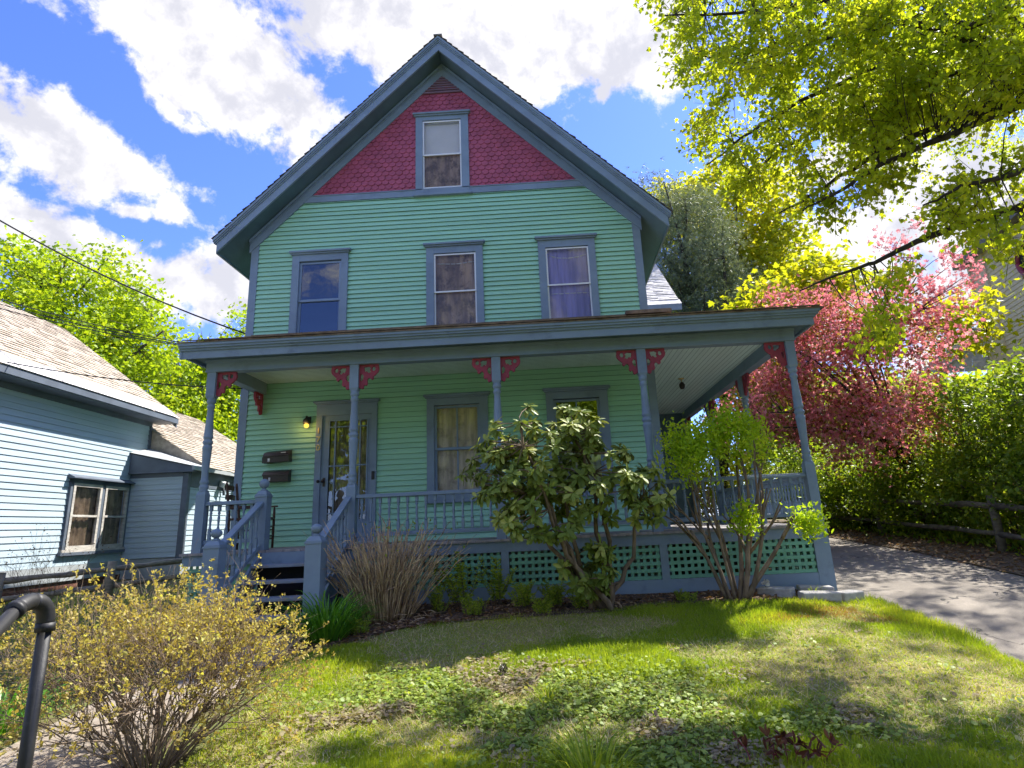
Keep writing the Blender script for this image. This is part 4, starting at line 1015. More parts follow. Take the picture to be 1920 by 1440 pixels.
# trees beyond the blue house
c = [crown(40, 670, 25, 4.0, 4, 3.4), crown(165, 680, 24, 3.0, 3.4, 3.3), crown(245, 780, 24, 2.4, 3, 2.5), crown(80, 580, 25, 3.0, 3, 1.9)]
tree('maple_tree', 'large bright yellow-green maple behind the tan roof', 'tree', bottom(c[0]), (c[0][0], c[0][1], 6.0), c, 430, 88, .36, .12, 'maple', M['l_tree'], M['bark'], .3, inner=.55)
c = [crown(455, 660, 27, 1.5, 2.2, 1.9), crown(420, 740, 27, 2.0, 2.4, 2.1), crown(360, 790, 26, 1.9, 2.2, 1.9), crown(400, 850, 26, 2.6, 2.2, 1.6)]
tree('maple_tree', 'smaller light green tree between the blue house and the porch', 'tree', bottom(c[1]), c[1][:3], c, 230, 80, .34, .12, 'maple', M['l_tree'], M['bark'], .2, inner=.45)
bt = tag(empty('bare_tree', bottom(crown(370, 700, 38, 1, 1, 1))), 'bare grey treetops showing above the green trees at left', 'tree')
mb = MB()
def bare(p, d, l, r, k):
    q = [p]
    for i in range(4): d = (d + Vector((random.uniform(-.2, .2), random.uniform(-.2, .2), .07))).normalized(); q.append(q[-1] + d * l / 4)
    mb.tube(q, [r * (1 - .12 * i) for i in range(5)], 4)
    if k:
        for i in range(4): dd = (d + Vector((random.uniform(-.7, .7), random.uniform(-.7, .7), random.uniform(-.1, .4)))).normalized(); bare(q[random.randint(2, 4)], dd, l * .68, r * .6, k - 1)
for u in (335, 365, 392): pz = Vector(off(u, 880, 38)); pz.z = 0; bare(pz, Vector((0, 0, 1)), 5.2, .12, 4)
mb.build('trunk', M['bark'], bt)
# right of the house, far to near
c = [crown(1370, 410, 31, 2.9, 3, 2.6), crown(1440, 500, 31, 2.2, 2.4, 2.4), crown(1260, 400, 32, 2.4, 2.4, 1.6), crown(1330, 560, 31, 3.4, 3, 2.4)]
tree('deciduous_tree', 'tall yellow-green tree behind the grey-green pine', 'tree', bottom(c[0]), c[0][:3], c, 330, 60, .42, .19, 'maple', M['l_tree2'], M['bark'], .3)
c = [crown(1290, 420, 24, 1.5, 1.5, 1.4), crown(1300, 500, 24, 2.1, 2, 1.5), crown(1310, 580, 24, 2.5, 2.2, 1.6), crown(1330, 660, 24, 2.8, 2.4, 1.8), crown(1235, 380, 24, 1.1, 1.2, 1.0)]
tree('pine_tree', 'soft grey-green pine rising right behind the green house', 'tree', bottom(c[3]), (c[0][0], c[0][1], c[0][2] + .8), c, 430, 52, .30, .20, 'tuft', M['l_pine'], M['barkd'], .25, flat=.8, inner=.2)
c = [crown(1500, 560, 21, 1.5, 1.5, 1.4), crown(1440, 600, 21, 1.3, 1.3, 1.2), crown(1420, 690, 21, 1.6, 1.6, 1.4), crown(1560, 520, 21, 1.0, 1.1, .8), crown(1810, 610, 22, .9, 1, .9)]
tree('deciduous_tree', 'young golden-green tree behind the pink blossom', 'tree', bottom(c[1]), c[0][:3], c, 130, 60, .34, .17, 'maple', M['l_tree2'], M['bark'], .15)
# crabapple: blossom and bronze leaves
cb = [crown(1470, 660, 15.5, 1.1, 1.3, 1.2), crown(1560, 690, 15.5, 1.4, 1.5, 1.25), crown(1450, 770, 15, 1.25, 1.3, 1.0), crown(1650, 690, 15.5, 1.1, 1.3, 1.2), crown(1500, 590, 15.8, .9, 1, .7), crown(1640, 600, 15.8, .8, 1, .8), crown(1620, 800, 15, 1.4, 1.4, .9)]
e = tag(empty('crabapple_tree', bottom((14.2, 4.4, 0))), 'pink blossoming crabapple tree beside the porch', 'tree')
cl = spread(cb, 300, .15)
sp = []
for (u, v) in [(1700, 560), (1690, 600), (1720, 520), (1740, 500), (1770, 480), (1790, 470), (1800, 520), (1760, 560), (1810, 560), (1745, 600), (1730, 640), (1780, 620), (1695, 480), (1660, 540), (1820, 500), (1650, 460), (1710, 445), (1750, 540), (1780, 540), (1700, 650), (1715, 690), (1760, 680), (1800, 660), (1690, 530), (1740, 580), (1775, 590)]:
    p = np.array(off(u, v, 15.5)); sp += [p + rng.normal(size=3) * .16 for _ in range(2)]
sp = np.array(sp)
ob = limbs('trunk', e, bottom((14.0, 4.6, 0)), off(1600, 720, 15.5), cl[:150], .13, M['barkd'], 16, .009, lo=.3)
mb = MB()
for q in range(0, len(sp), 2):
    a = cl[np.argmin(((cl - sp[q]) ** 2).sum(1))]; m = (a + sp[q]) / 2 + rng.normal(size=3) * .12; mb.tube(bez(a, m, sp[q], 6), [.016, .014, .011, .009, .006, .003], 4)
mb.build('twigs', M['barkd'], e)['label'] = 'thin upright twigs at the top of the crown'
P, t = puffs(cl, 40, .20, .8); P2, t2 = puffs(sp, 26, .13, 1.2); P = np.concatenate([P, P2]); t = np.concatenate([t, t2]); n = len(P)
leaves('blossom', P, rvec(n), rvec(n) + np.array([0, -.5, .6]), .085 * rng.uniform(.7, 1.3, n), 'flower', M['l_crab'], t, 1, e)
P, t = puffs(cl, 30, .27, .8); n = len(P); leaves('foliage', P, rvec(n), rvec(n) + np.array([0, 0, .8]), .085 * rng.uniform(.7, 1.3, n), 'oval', M['l_crabl'], t, 1.3, e)
# hedge beyond the driveway
def shrub(name, label, cat, base, crowns, ncl, per, cr, size, kind, mat, bark, stems, r0, group=None, flat=.8, width=1.0, inner=.25, drop=-.2, twr=.006, spreadb=.12):
    e = tag(empty(name, base), label, cat, group); cl = spread(crowns, ncl, inner); mb = MB(); anch = []
    for i in range(stems):
        c = Vector(cl[rng.integers(len(cl))]); s = Vector(base) + Vector((random.uniform(-1, 1), random.uniform(-1, 1), 0)) * spreadb
        m = s.lerp(c, .45) + Vector((0, 0, .15)) * (c - s).length
        pth = [(1 - t) ** 2 * s + 2 * t * (1 - t) * m + t * t * c + Vector(rng.normal(size=3)) * .015 * (c - s).length * (t > 0) for t in np.linspace(0, 1, 8)]
        rr = r0 * random.uniform(.6, 1.1); mb.tube(pth, [rr * (1 - .8 * t) for t in np.linspace(0, 1, 8)], 6); anch += [tuple(q) for q in pth[3:]]
    A = np.array(anch)
    for c in cl:
        a = A[np.argmin(((A - c) ** 2).sum(1))]; mb.tube([a, (a + c) / 2 + rng.normal(size=3) * .06 * np.linalg.norm(c - a), c], [twr, twr * .8, twr * .4], 4)
    mb.build('stems', bark, e)
    P, t = puffs(cl, per, cr, flat); n = len(P); D = rvec(n) + np.array([0, 0, drop]); N = rvec(n) * .7 + np.array([0, 0, 1.0])
    leaves('foliage', P, D, N, size * rng.uniform(.65, 1.25, n), kind, mat, t, width, e); return e
for (x, y, r, h, lb) in [(13.6, .1, 1.35, 3.3, 'tall green hedge shrub at the right edge beyond the driveway'), (13.7, 2.1, 1.4, 3.0, 'broad green hedge shrub right of the fence post'), (13.5, 4.4, 1.4, 2.2, 'dark green hedge shrub behind the fence post, under the pink blossom'),
                         (13.3, 6.7, 1.5, 2.0, 'dark green hedge shrub just right of the porch corner post'), (13.0, 9.4, 1.7, 2.4, 'green hedge shrub seen through the side porch railing'), (14.2, -2.0, 1.4, 3.6, 'green hedge shrub nearest the street, cut by the right edge')]:
    z = float(G(x, y)); shrub('hedge_shrub', lb, 'shrub', (x, y, z), [(x, y, z + h * .68, r, r * 1.05, h * .36), (x - .15, y, z + h * .32, r * .95, r, h * .30)], 235, 72, .19, .085, 'oval', M['l_hedge'], M['stem'], 14, .035, 'hedge shrubs beyond the driveway', .55, 1.35, .3)
for x, y, h, lb in [(8.6, 13.5, 3.2, 'sunlit yellow-green shrub seen through the rear of the side porch'), (11.3, 13.0, 3.0, 'sunlit yellow-green shrub beyond the side porch railing')]:
    z = float(G(x, y)); shrub('garden_shrub', lb, 'shrub', (x, y, z), [(x, y, z + h * .5, 1.7, 1.4, h * .5)], 130, 50, .3, .14, 'oval', M['l_tree2'], M['stem'], 8, .035)
# filler trees far behind: copies of one tree
c = [(0, 0, 6.0, 4.2, 4, 3.4), (1.8, .5, 3.6, 3, 3, 2.4), (-2, 0, 3.2, 2.8, 3, 2.6)]
ft = tree('background_tree', 'light green tree in the far background row', 'tree', (0, 0, -.4), (0, 0, 5), c, 200, 42, .6, .36, 'maple', M['l_tree'], M['bark'], .25, 'far background trees')
k = 0
for (x, y, s, a) in [(-24, 24, 1.2, 0), (-5, 33, 1.0, 2), (4, 34, 1, 3), (12, 33, .8, 4), (20, 26, .9, 5), (26, 22, .75, 1.7), (19, 16, .62, 2.6), (17, 11, .5, .6), (33, 18, .9, 4.2), (-33, 20, 1.3, 2.2), (24, 6, .7, 3.3), (-12, -26, 1.1, .4), (-4, -31, 1.25, 1.9), (4, -28, 1.05, 3.6), (11, -32, 1.2, 5.2), (19, -27, 1.1, 2.9), (27, -30, 1.2, .9)]:
    if k == 0: o = ft
    else:
        o = ft.copy(); COL.objects.link(o)
        for chd in list(ft.children): d = chd.copy(); COL.objects.link(d); d.parent = o; d.matrix_parent_inverse = chd.matrix_parent_inverse
    o.location = (x, y, -.3); o.rotation_euler.z = a; o.scale = (s, s, s); k += 1

# big maple overhanging from the right
e = tag(empty('maple_tree', bottom((17.5, 1.0, 0))), 'big yellow-green maple branches overhanging the driveway at upper right', 'tree')
mains = [[(2300, 330, 11.5), (1990, 150, 11.2), (1900, 112, 11), (1830, 88, 10.8), (1790, 60, 10.6), (1700, 40, 10.3), (1560, 70, 10), (1400, 120, 9.7)],
         [(1990, 150, 11.2), (1890, 25, 10.8), (1700, 100, 10.2), (1500, 190, 9.8), (1390, 260, 9.5), (1325, 310, 9.3)],
         [(1900, 112, 11), (1860, 115, 10.9), (1700, 165, 10.5), (1560, 225, 10.2), (1450, 290, 10), (1380, 345, 9.9)],
         [(2300, 330, 11.5), (1990, 185, 11.0), (1920, 195, 10.5), (1800, 215, 10.2), (1640, 290, 9.8), (1530, 360, 9.4), (1460, 400, 9.2)],
         [(1920, 195, 10.5), (1760, 260, 9.3), (1650, 310, 9.1), (1560, 365, 8.9), (1505, 395, 8.8)],
         [(2300, 330, 11.5), (2050, 350, 10.2), (1920, 388, 9.8), (1840, 408, 9.65), (1760, 436, 9.5), (1690, 466, 9.35), (1640, 492, 9.25), (1570, 516, 9.1), (1500, 545, 9.0)],
         [(1990, 150, 11.2), (1800, -80, 10.6), (1560, 0, 10), (1380, 25, 9.6), (1235, 30, 9.3)], [(1990, 150, 11.2), (1700, -10, 10.9), (1500, 60, 10.7), (1380, 120, 10.5), (1300, 100, 10.3)],
         [(2050, 350, 10.2), (1990, 300, 9.6), (1880, 330, 9.0), (1800, 350, 8.8), (1730, 385, 8.7)]]
mb = MB(); DK = .86
for br in mains: br[:] = [(u, v, d * DK) for u, v, d in br]
pts = []
mb.tube([bottom((17.5, 1.0, 0)), (17.4, .8, 2), (17.2, .5, 4.2), (17.0, .3, 6.5), (17.0, .2, 10), (17.2, .2, 14)], [.36, .30, .26, .2, .12, .05], 10)
h0 = off(2300, 330, 11.5 * DK); mb.tube([(17.2, .9, 4.2), ((17.2 + h0[0]) / 2, (.9 + h0[1]) / 2, (4.2 + h0[2]) / 2 + .2), h0], [.16, .13, .11], 8)
for br in mains:
    q = [np.array(off(*b)) for b in br]; fine = []
    for i in range(len(q) - 1):
        for s in range(5): fine.append(q[i] + (q[i + 1] - q[i]) * s / 5 + rng.normal(size=3) * .008)
    fine.append(q[-1]); m = len(fine); thick = (.085 if br is mains[0] else .055) if br[0][0] == 2300 else .035
    mb.tube(fine, [thick * (1 - i / m) ** .9 + .006 for i in range(m)], 7); pts += fine
A = np.array(pts)
def inpoly(u, v, poly):
    c = False; j = len(poly) - 1
    for i in range(len(poly)):
        if (poly[i][1] > v) != (poly[j][1] > v) and u < (poly[j][0] - poly[i][0]) * (v - poly[i][1]) / (poly[j][1] - poly[i][1]) + poly[i][0]: c = not c
        j = i
    return c
POLY = [(1225, -60), (1235, 30), (1265, 60), (1262, 130), (1290, 140), (1335, 150), (1312, 220), (1312, 300), (1340, 310), (1380, 345), (1430, 350), (1500, 385), (1560, 340), (1640, 330), (1740, 260), (1850, 205), (1960, 180), (2300, 200), (2300, -60)]
LOW = [(1700, 430), (1800, 330), (1960, 260), (1960, 480), (1880, 490), (1840, 430)]
HANG = [(1610, 510), (1680, 470), (1740, 480), (1730, 570), (1700, 630), (1655, 640), (1625, 590)]
WISP = [(1500, 380), (1640, 330), (1760, 280), (1700, 330), (1640, 360), (1560, 385)]
cls = []
def fill(poly, n, d0, d1, u=(1220, 2300), v=(-60, 720)):
    k = 0
    while k < n:
        a, b = random.uniform(*u), random.uniform(*v)
        if inpoly(a, b, poly) and vnoise(a / 55, b / 40, 3) > random.uniform(.08, .5): cls.append(np.array(off(a, b, DK * random.uniform(d0, d1)))); k += 1
fill(POLY, 560, 8.8, 11.8); fill(LOW, 26, 8.6, 10); fill(HANG, 11, 8.4, 9.2); fill(POLY, 110, 12, 14.5, (1680, 2300)); fill(WISP, 12, 8.6, 9.4)  # the deeper right-hand fill is added so its shadow dapples the lawn
for i in range(150): cls.append(np.array((random.uniform(11.6, 17.5), random.uniform(.2, 3.6), random.uniform(7.4, 10))))  # extra leaf clumps added to dapple the lawn and driveway with shade
for i in range(4): cls.append(np.array((random.uniform(8.5, 17), random.uniform(-4.5, 2), random.uniform(8.8, 11))))       # unseen crown above the picture, filled in for its shadows
for i in range(70): cls.append(np.array((random.uniform(14, 20), random.uniform(-6, 4), random.uniform(4.5, 10))))
for i in range(3): cls.append(np.array((random.uniform(10.5, 16), random.uniform(-8, -4.5), random.uniform(7.5, 10))))
P = []; D = []; t = []
for c in cls:
    a = A[np.argmin(((A - c) ** 2).sum(1))]; dv = c - a; l = np.linalg.norm(dv)
    if l < 1.8: mb.tube([a, (a + c) / 2 + rng.normal(size=3) * .05 * l, c], [.007, .005, .003], 4)
    dv = dv / max(l, .01); tt = random.random()
    for s in range(4):
        dd = dv * .4 + rng.normal(size=3) * .5 + np.array([-.7, -.1, -.3]); dd /= np.linalg.norm(dd); L = random.uniform(.2, .5)
        if l < 1.8: mb.tube([c, c + dd * L], [.004, .002], 3)
        k = 18
        for i in range(k): P.append(c + dd * L * (i + 1) / k + rng.normal(size=3) * .05); D.append(dd * .4 + rng.normal(size=3) * .6 + np.array([0, 0, -.8])); t.append(tt * .5 + random.random() * .5)
mb.build('trunk', M['barkd'], e)
n = len(P); leaves('crown', P, D, rvec(n) * .8 + np.array([0, 0, .7]), .051 * rng.uniform(.55, 1.4, n), 'maple', M['l_maple'], np.array(t), 1, e)

# ---- shrubs and flowers round the porch
def bez(s, m, c, k=8): return [(1 - t) ** 2 * s + 2 * t * (1 - t) * m + t * t * c for t in np.linspace(0, 1, k)]
# rhododendron: rosettes of long leaves on crooked stems
rb = np.array((5.62, -2.35, float(G(5.62, -2.35))))
e = tag(empty('rhododendron', tuple(rb)), 'large broad-leaved rhododendron in front of the porch railing', 'shrub')
RC = [(5.06, -2.75, .90, .88, .6, .60), (4.62, -2.75, .70, .56, .5, .50), (5.75, -2.7, .62, .66, .5, .44), (4.98, -2.85, .30, .72, .45, .34), (6.1, -2.65, .34, .38, .4, .28), (5.38, -2.6, 1.22, .40, .4, .34)]
cl = spread(RC, 225, .55); cl = np.concatenate([cl, [(5.30 + random.uniform(-.15, .45), -2.55 + random.uniform(-.2, .2), random.uniform(-.62, -.1)) for _ in range(24)]])
mb = MB(); stem_pts = []
for i in range(9):
    c = cl[rng.integers(200)]; s = rb + np.array((random.uniform(-.12, .12), random.uniform(-.08, .08), -.05)); m = s * .5 + c * .5 + np.array((random.uniform(-.3, .3), 0, -.05))
    p = bez(s, m, c, 10); p[1:-1] = [q + rng.normal(size=3) * .025 for q in p[1:-1]]; mb.tube(p, [.034 * (1 - .8 * j / 10) + .004 for j in range(10)], 7); stem_pts += list(p[3:])
A = np.array(stem_pts); P = []; D = []; N = []; t = []; sz = []
cen = np.array((5.35, -2.5, .45))
for c in cl:
    a = A[np.argmin(((A - c) ** 2).sum(1))]; mb.tube(bez(a, (a + c) / 2 + rng.normal(size=3) * .05, c, 4), [.008, .007, .006, .004], 5)
    ax = (c - cen) / np.linalg.norm(c - cen) * .6 + np.array([0, -.25, .65]) + rng.normal(size=3) * .2; ax /= np.linalg.norm(ax)
    x = np.cross(ax, [.3, .2, .9]); x /= np.linalg.norm(x); y = np.cross(ax, x); nl = random.randint(8, 12); tt = random.random(); old = random.random() < .06
    for ring, (k, el) in enumerate(((nl, -.15), (nl // 2, .55), (nl // 2, -.65))):
        for j in range(k):
            a_ = j * 2 * math.pi / k + random.uniform(-.3, .3) + ring; d = (x * math.cos(a_) + y * math.sin(a_)) + ax * (el + random.uniform(-.25, .25)) + np.array([0, 0, -.25])
            P.append(c + rng.normal(size=3) * .012 - ax * (.03 * (ring == 2))); D.append(d); N.append(ax + rng.normal(size=3) * .3); t.append(tt * .45 + random.random() * .55); sz.append(random.uniform(.075, .145))
mb.build('stems', M['stem'], e)
leaves('foliage', P, D, N, np.array(sz), 'long', M['l_rhodo'], np.array(t), 1.25, e)
# bright shrub with bare stems in front of the corner lattice
gb = np.array((7.22, -2.15, float(G(7.22, -2.15))))
e = tag(empty('leafy_shrub', tuple(gb)), 'vase-shaped bright green shrub with bare stems before the corner lattice', 'shrub')
mb = MB(); tips = []
def fork(p, d, l, r, k, mb, tips, amp=.22, shrink=.72, upb=.12, nk=(2, 3)):
    q = [np.array(p)]; d = np.array(d, float)
    for i in range(5): d = d + rng.normal(size=3) * amp * .45 + np.array([0, 0, upb * .3]); d /= np.linalg.norm(d); q.append(q[-1] + d * l / 5)
    mb.tube(q, [r * (1 - .09 * i) for i in range(6)], 7 if r > .012 else 5 if r > .005 else 3)
    if k == 0: tips.append((q[-1], d)); return
    for i in range(random.randint(*nk)): dd = d + rng.normal(size=3) * amp * 1.7 + np.array([0, 0, upb]); fork(q[random.randint(3, 5)], dd / np.linalg.norm(dd), l * shrink * random.uniform(.8, 1.2), r * .62, k - 1, mb, tips, amp, shrink, upb, nk)
for dx, dy in ((-.42, -.05), (-.28, .1), (-.12, -.12), (.02, .12), (.10, -.05), (.28, .1), (.40, -.1), (-.34, -.14), (.2, -.14)):
    fork(gb + np.array((dx * .25, dy * .3, -.05)), (dx, dy, 1.0), .95, .034 * random.uniform(.65, 1.1), 2, mb, tips, .13, .55, .06)
fork(gb + np.array((.06, -.05, 0)), (.85, -.1, 1), .85, .036, 1, mb, tips, .08, .35, .1)
mb.build('stems', M['stem'], e)
cl = np.array([p for p, d in tips])
top = spread([(6.88, -2.15, 1.08, .32, .40, .20), (7.3, -2.15, 1.22, .42, .42, .20), (6.74, -2.2, .84, .24, .30, .18), (7.7, -2.1, 1.14, .20, .3, .18), (7.1, -2.1, .95, .30, .35, .12)], 105, .2)
ex = np.array([(8.14 + random.uniform(-.11, .11), -2.33 + random.uniform(-.09, .09), .02 + random.uniform(-.09, .09)) for _ in range(15)] + [(7.35 + random.uniform(-.1, .1), -2.35, .12 + random.uniform(-.1, .1)) for _ in range(12)])
cl = np.concatenate([cl[cl[:, 2] > .6], top, ex]); P, t = puffs(cl, 40, .075, 1.0); n = len(P)
leaves('foliage', P, rvec(n) + np.array([0, 0, .55]), rvec(n) + np.array([0, 0, .6]), .062 * rng.uniform(.6, 1.25, n), 'oval', M['l_bush'], t, .95, e)
# dry cane clump
hb = np.array((3.08, -2.35, float(G(3.08, -2.35))))
e = tag(empty('dry_hydrangea', tuple(hb)), 'leafless brown clump of dry canes right of the porch stairs', 'shrub')
mb = MB()
for i in range(330):
    a = random.uniform(0, 2 * math.pi); rr = random.random() ** .6; s = hb + np.array((math.cos(a) * .30 * rr, math.sin(a) * .22 * rr, -.02)); lean = rr * random.uniform(.45, 1.15)
    h = random.uniform(.65, 1.18) * (1 - .18 * rr); c = s + np.array((math.cos(a) * .68 * lean + random.uniform(-.06, .06), math.sin(a) * .5 * lean, h)); m = s + (c - s) * .5 + np.array((-math.cos(a) * .08, -math.sin(a) * .06, .1)) + rng.normal(size=3) * .03
    p = bez(s, m, c, 7); p[2:] = [q + rng.normal(size=3) * .016 for q in p[2:]]; r = random.uniform(.004, .0095); mb.tube(p, [r * (1 - .45 * j / 7) for j in range(7)], 4)
    if random.random() < .6:
        j = random.randint(3, 6); d = (p[j] - p[j - 1]) / np.linalg.norm(p[j] - p[j - 1]) + rng.normal(size=3) * .5; mb.tube([p[j], p[j] + d * .07, p[j] + d * .14 + rng.normal(size=3) * .03], [r * .7, r * .5, r * .3], 3)
for i in range(40):
    s = hb + np.array((random.uniform(-.5, .6), random.uniform(-.45, .1), random.uniform(.0, .08))); d = np.array((random.uniform(-1, 1), random.uniform(-.5, .3), random.uniform(-.05, .25))); mb.tube([s, s + d * .14, s + d * .3 + np.array((0, 0, -.04))], [.005, .004, .002], 3)
mb.build('canes', M['cane'], e)
P = np.array([hb + np.array((random.gauss(.1, .35), random.gauss(0, .2), random.uniform(.75, 1.12))) for _ in range(70)]); n = len(P); leaves('young_leaves', P, rvec(n), rvec(n) + [0, 0, 1], .045, 'oval', M['l_fern'], None, 1, e)
# yellow budding shrubs by the walk
def budding(name, label, x, y, rx, ry, h, nst, seed, per=5, tall=1.0):
    b = np.array((x, y, float(G(x, y)))); e = tag(empty(name, tuple(b)), label, 'shrub'); mb = MB(); tips = []
    for i in range(nst):
        a = random.uniform(0, 2 * math.pi); rr = random.random() ** .5
        d = np.array((math.cos(a) * rr * rx * 1.75, math.sin(a) * rr * ry * 1.75, h * random.uniform(.7, 1.05))); d /= np.linalg.norm(d)
        fork(b + np.array((math.cos(a) * rr * .16, math.sin(a) * rr * .14, -.04)), d, h * .30, random.uniform(.005, .010), 4, mb, tips, .27, .78, .07, (2, 3))
    mb.build('stems', M['twig'], e); P = []; D = []; t = []
    for p, d in tips:
        if random.random() < (.35 if p[2] < b[2] + .45 else .4): continue
        tt = random.random()
        for q in range(2):
            c = p - d * .05 * q * random.uniform(.6, 1.6)
            for j in range(per): P.append(c + rng.normal(size=3) * .008); D.append(d * .7 + rng.normal(size=3) * .75); t.append(tt * .5 + random.random() * .5)
    n = len(P); leaves('foliage', P, D, rvec(n) + [0, 0, .6], .023 * rng.uniform(.6, 1.3, n), 'oval', M['l_yel'], np.array(t), 1.25, e)
budding('budding_shrub', 'large twiggy shrub covered in yellow new leaves beside the walk', 2.50, -5.72, .88, .62, 1.36, 66, 1)
budding('budding_shrub', 'low shrub with yellow new leaves behind the pipe handrail, cut by the left edge', .75, -4.3, .5, .45, .85, 16, 2)
# strap-leaved clumps
def lilyclump(name, label, x, y, r, h, nb, w=.016, mat='l_lily', cat='plant', group=None, bend=1.0):
    b = np.array((x, y, float(G(x, y)))); e = tag(empty(name, tuple(b)), label, cat, group)
    a = rng.random(nb) * 2 * math.pi; rr = np.sqrt(rng.random(nb)); P = b + np.stack([np.cos(a) * rr * r * .6, np.sin(a) * rr * r * .6, np.full(nb, -.02)], 1)
    D = np.stack([np.cos(a) * rr * .75 * bend, np.sin(a) * rr * .75 * bend, np.ones(nb)], 1) + rng.normal(size=(nb, 3)) * .18; N = -np.stack([np.cos(a), np.sin(a), -.2 + 0 * a], 1) * -1
    L = h * rng.uniform(.65, 1.15, nb); leaves('foliage', P, D, N, L, 'strap', M[mat], None, w / h, e)
lilyclump('daylily', 'round clump of dark green strap leaves at the foot of the right stair post', 2.62, -2.98, .36, .50, 420)
lilyclump('daffodil_leaves', 'upright green strap leaves behind the pipe handrail at the left edge', 1.02, -5.15, .26, .42, 170)
lilyclump('grass_tuft', 'tall tuft of coarse grass at the bottom centre edge', 5.22, -6.22, .22, .27, 110, .010, 'l_grass')
lilyclump('grass_tuft', 'fresh green grass tuft in the bare patch of lawn', 4.98, -5.05, .10, .15, 60, .006, 'l_grass')
# ferny plants against the lattice
def ferny(label, x, y, h, nf, lean=.6, name='fern', mat='l_fern'):
    b = np.array((x, y, float(G(x, y)))); e = tag(empty(name, tuple(b)), label, 'plant', 'ferny plants along the lattice'); mb = MB(); P = []; D = []; N = []
    for i in range(nf):
        a = random.uniform(0, 2 * math.pi); l = lean * random.uniform(.3, 1); L = h * random.uniform(.6, 1.1); d = np.array((math.cos(a) * l, math.sin(a) * l, 1.0)); d /= np.linalg.norm(d)
        s = b + np.array((random.uniform(-.08, .08), random.uniform(-.06, .06), 0)); tip = s + d * L + np.array((math.cos(a), math.sin(a), -.5)) * .22 * L * l; p = bez(s, s + d * L * .6, tip, 12); mb.tube(p, [.004 * (1 - .7 * j / 12) for j in range(12)], 3)
        sd = np.cross(d, (math.cos(a + .3), math.sin(a + .3), .2)); sd /= max(1e-6, np.linalg.norm(sd))
        for j in range(2, 12):
            for sg in (-1, 1):
                for q in range(2): P.append(p[j] + rng.normal(size=3) * .006); D.append(sd * sg + d * (.35 + .3 * q) + rng.normal(size=3) * .12); N.append(np.cross(sd, d) + rng.normal(size=3) * .2)
    mb.build('stems', M['stem'], e); P = np.array(P); n = len(P); leaves('foliage', P, D, N, (.03 + .05 * h) * rng.uniform(.6, 1.3, n), 'oval', M[mat], None, .55, e)
for x, y, h, nf, lb in [(3.95, -2.0, .62, 11, 'tall feathery yellow-green plant against the first lattice panel'), (4.35, -1.95, .55, 9, 'feathery plant left of the lattice divider post'), (3.72, -2.3, .34, 9, 'low feathery plant right of the dry canes'),
                        (4.7, -2.15, .34, 12, 'fern right of the lattice divider post'), (5.05, -2.2, .32, 12, 'fern spreading left of the rhododendron stems'), (4.15, -2.45, .24, 9, 'small fern at the bed edge below the first panel'), (4.9, -2.5, .22, 8, 'small fern at the bed edge below the second panel'),
                        (5.4, -2.35, .30, 9, 'fern close against the rhododendron stems'), (2.95, -2.95, .20, 8, 'small fern in front of the dry canes'), (6.6, -2.2, .14, 7, 'tiny fern right of the rhododendron stems')]:
    ferny(lb, x, y, h, int(nf * 1.7))
lilyclump('planter_plant', 'small tuft of green growing inside the block planter', 8.15, -2.02, .10, .16, 40, .008, 'l_fern')
e = tag(empty('flower', (7.62, -1.95, float(G(7.62, -1.95)))), 'single pale cream flower left of the block planter', 'flower')
mb = MB(); z = float(G(7.62, -1.95)); mb.tube([(7.62, -1.95, z), (7.615, -1.96, z + .07), (7.625, -1.97, z + .12)], .004, 5); mb.build('stem', M['stem'], e)
P = np.tile(np.array((7.625, -1.97, z + .125)), (12, 1)); leaves('petals', P, rvec(12) + [0, -.2, .5], rvec(12), .06, 'round', M['label'], None, .8, e)
e = tag(empty('red_shoots', (6.35, -6.12, float(G(6.35, -6.12)))), 'low dark red peony shoots at the bottom edge of the lawn', 'plant')
mb = MB(); tips = []; mb.tube([(6.35 + .26 * t, -6.12, float(G(6.35 + .26 * t, -6.12)) - .005) for t in (-1, -.5, 0, .5, 1)], .02, 6)
for i in range(9):
    x, y = 6.35 + max(-.25, min(.25, random.gauss(0, .12))), -6.12 + random.uniform(-.015, .015); fork(np.array((x, y, float(G(x, y)))), (random.gauss(0, .4), random.gauss(0, .3), 1), .09, .005, 1, mb, tips, .3, .7, .1)
mb.build('stems', M['fret'], e); P = np.repeat(np.array([p for p, d in tips]), 5, 0); n = len(P); leaves('foliage', P, rvec(n) + [0, 0, .4], rvec(n), .06 * rng.uniform(.6, 1.2, n), 'long', M['l_red'], None, 1, e)
# pale twiggy shrub in front of the neighbour's window
e = tag(empty('bare_shrub', (-1.75, -1.5, float(G(-1.75, -1.5)))), 'thin leafless shrub by the fence in front of the blue house', 'shrub')
mb = MB(); tips = []; mb.sphere((-1.75, -1.5, -.8), .035, 8)
for i in range(16): fork(np.array((-1.75 + random.gauss(0, .002), -1.5 + random.gauss(0, .002), -.8)), (random.gauss(0, .6), random.gauss(0, .25), 1), .5, .005, 3, mb, tips, .25, .7, .1, (1, 3))
mb.build('stems', M['twig'], e); P = np.array([p for p, d in tips]); n = len(P); leaves('foliage', P, rvec(n), rvec(n), .03, 'oval', M['l_dead'], None, 1, e)
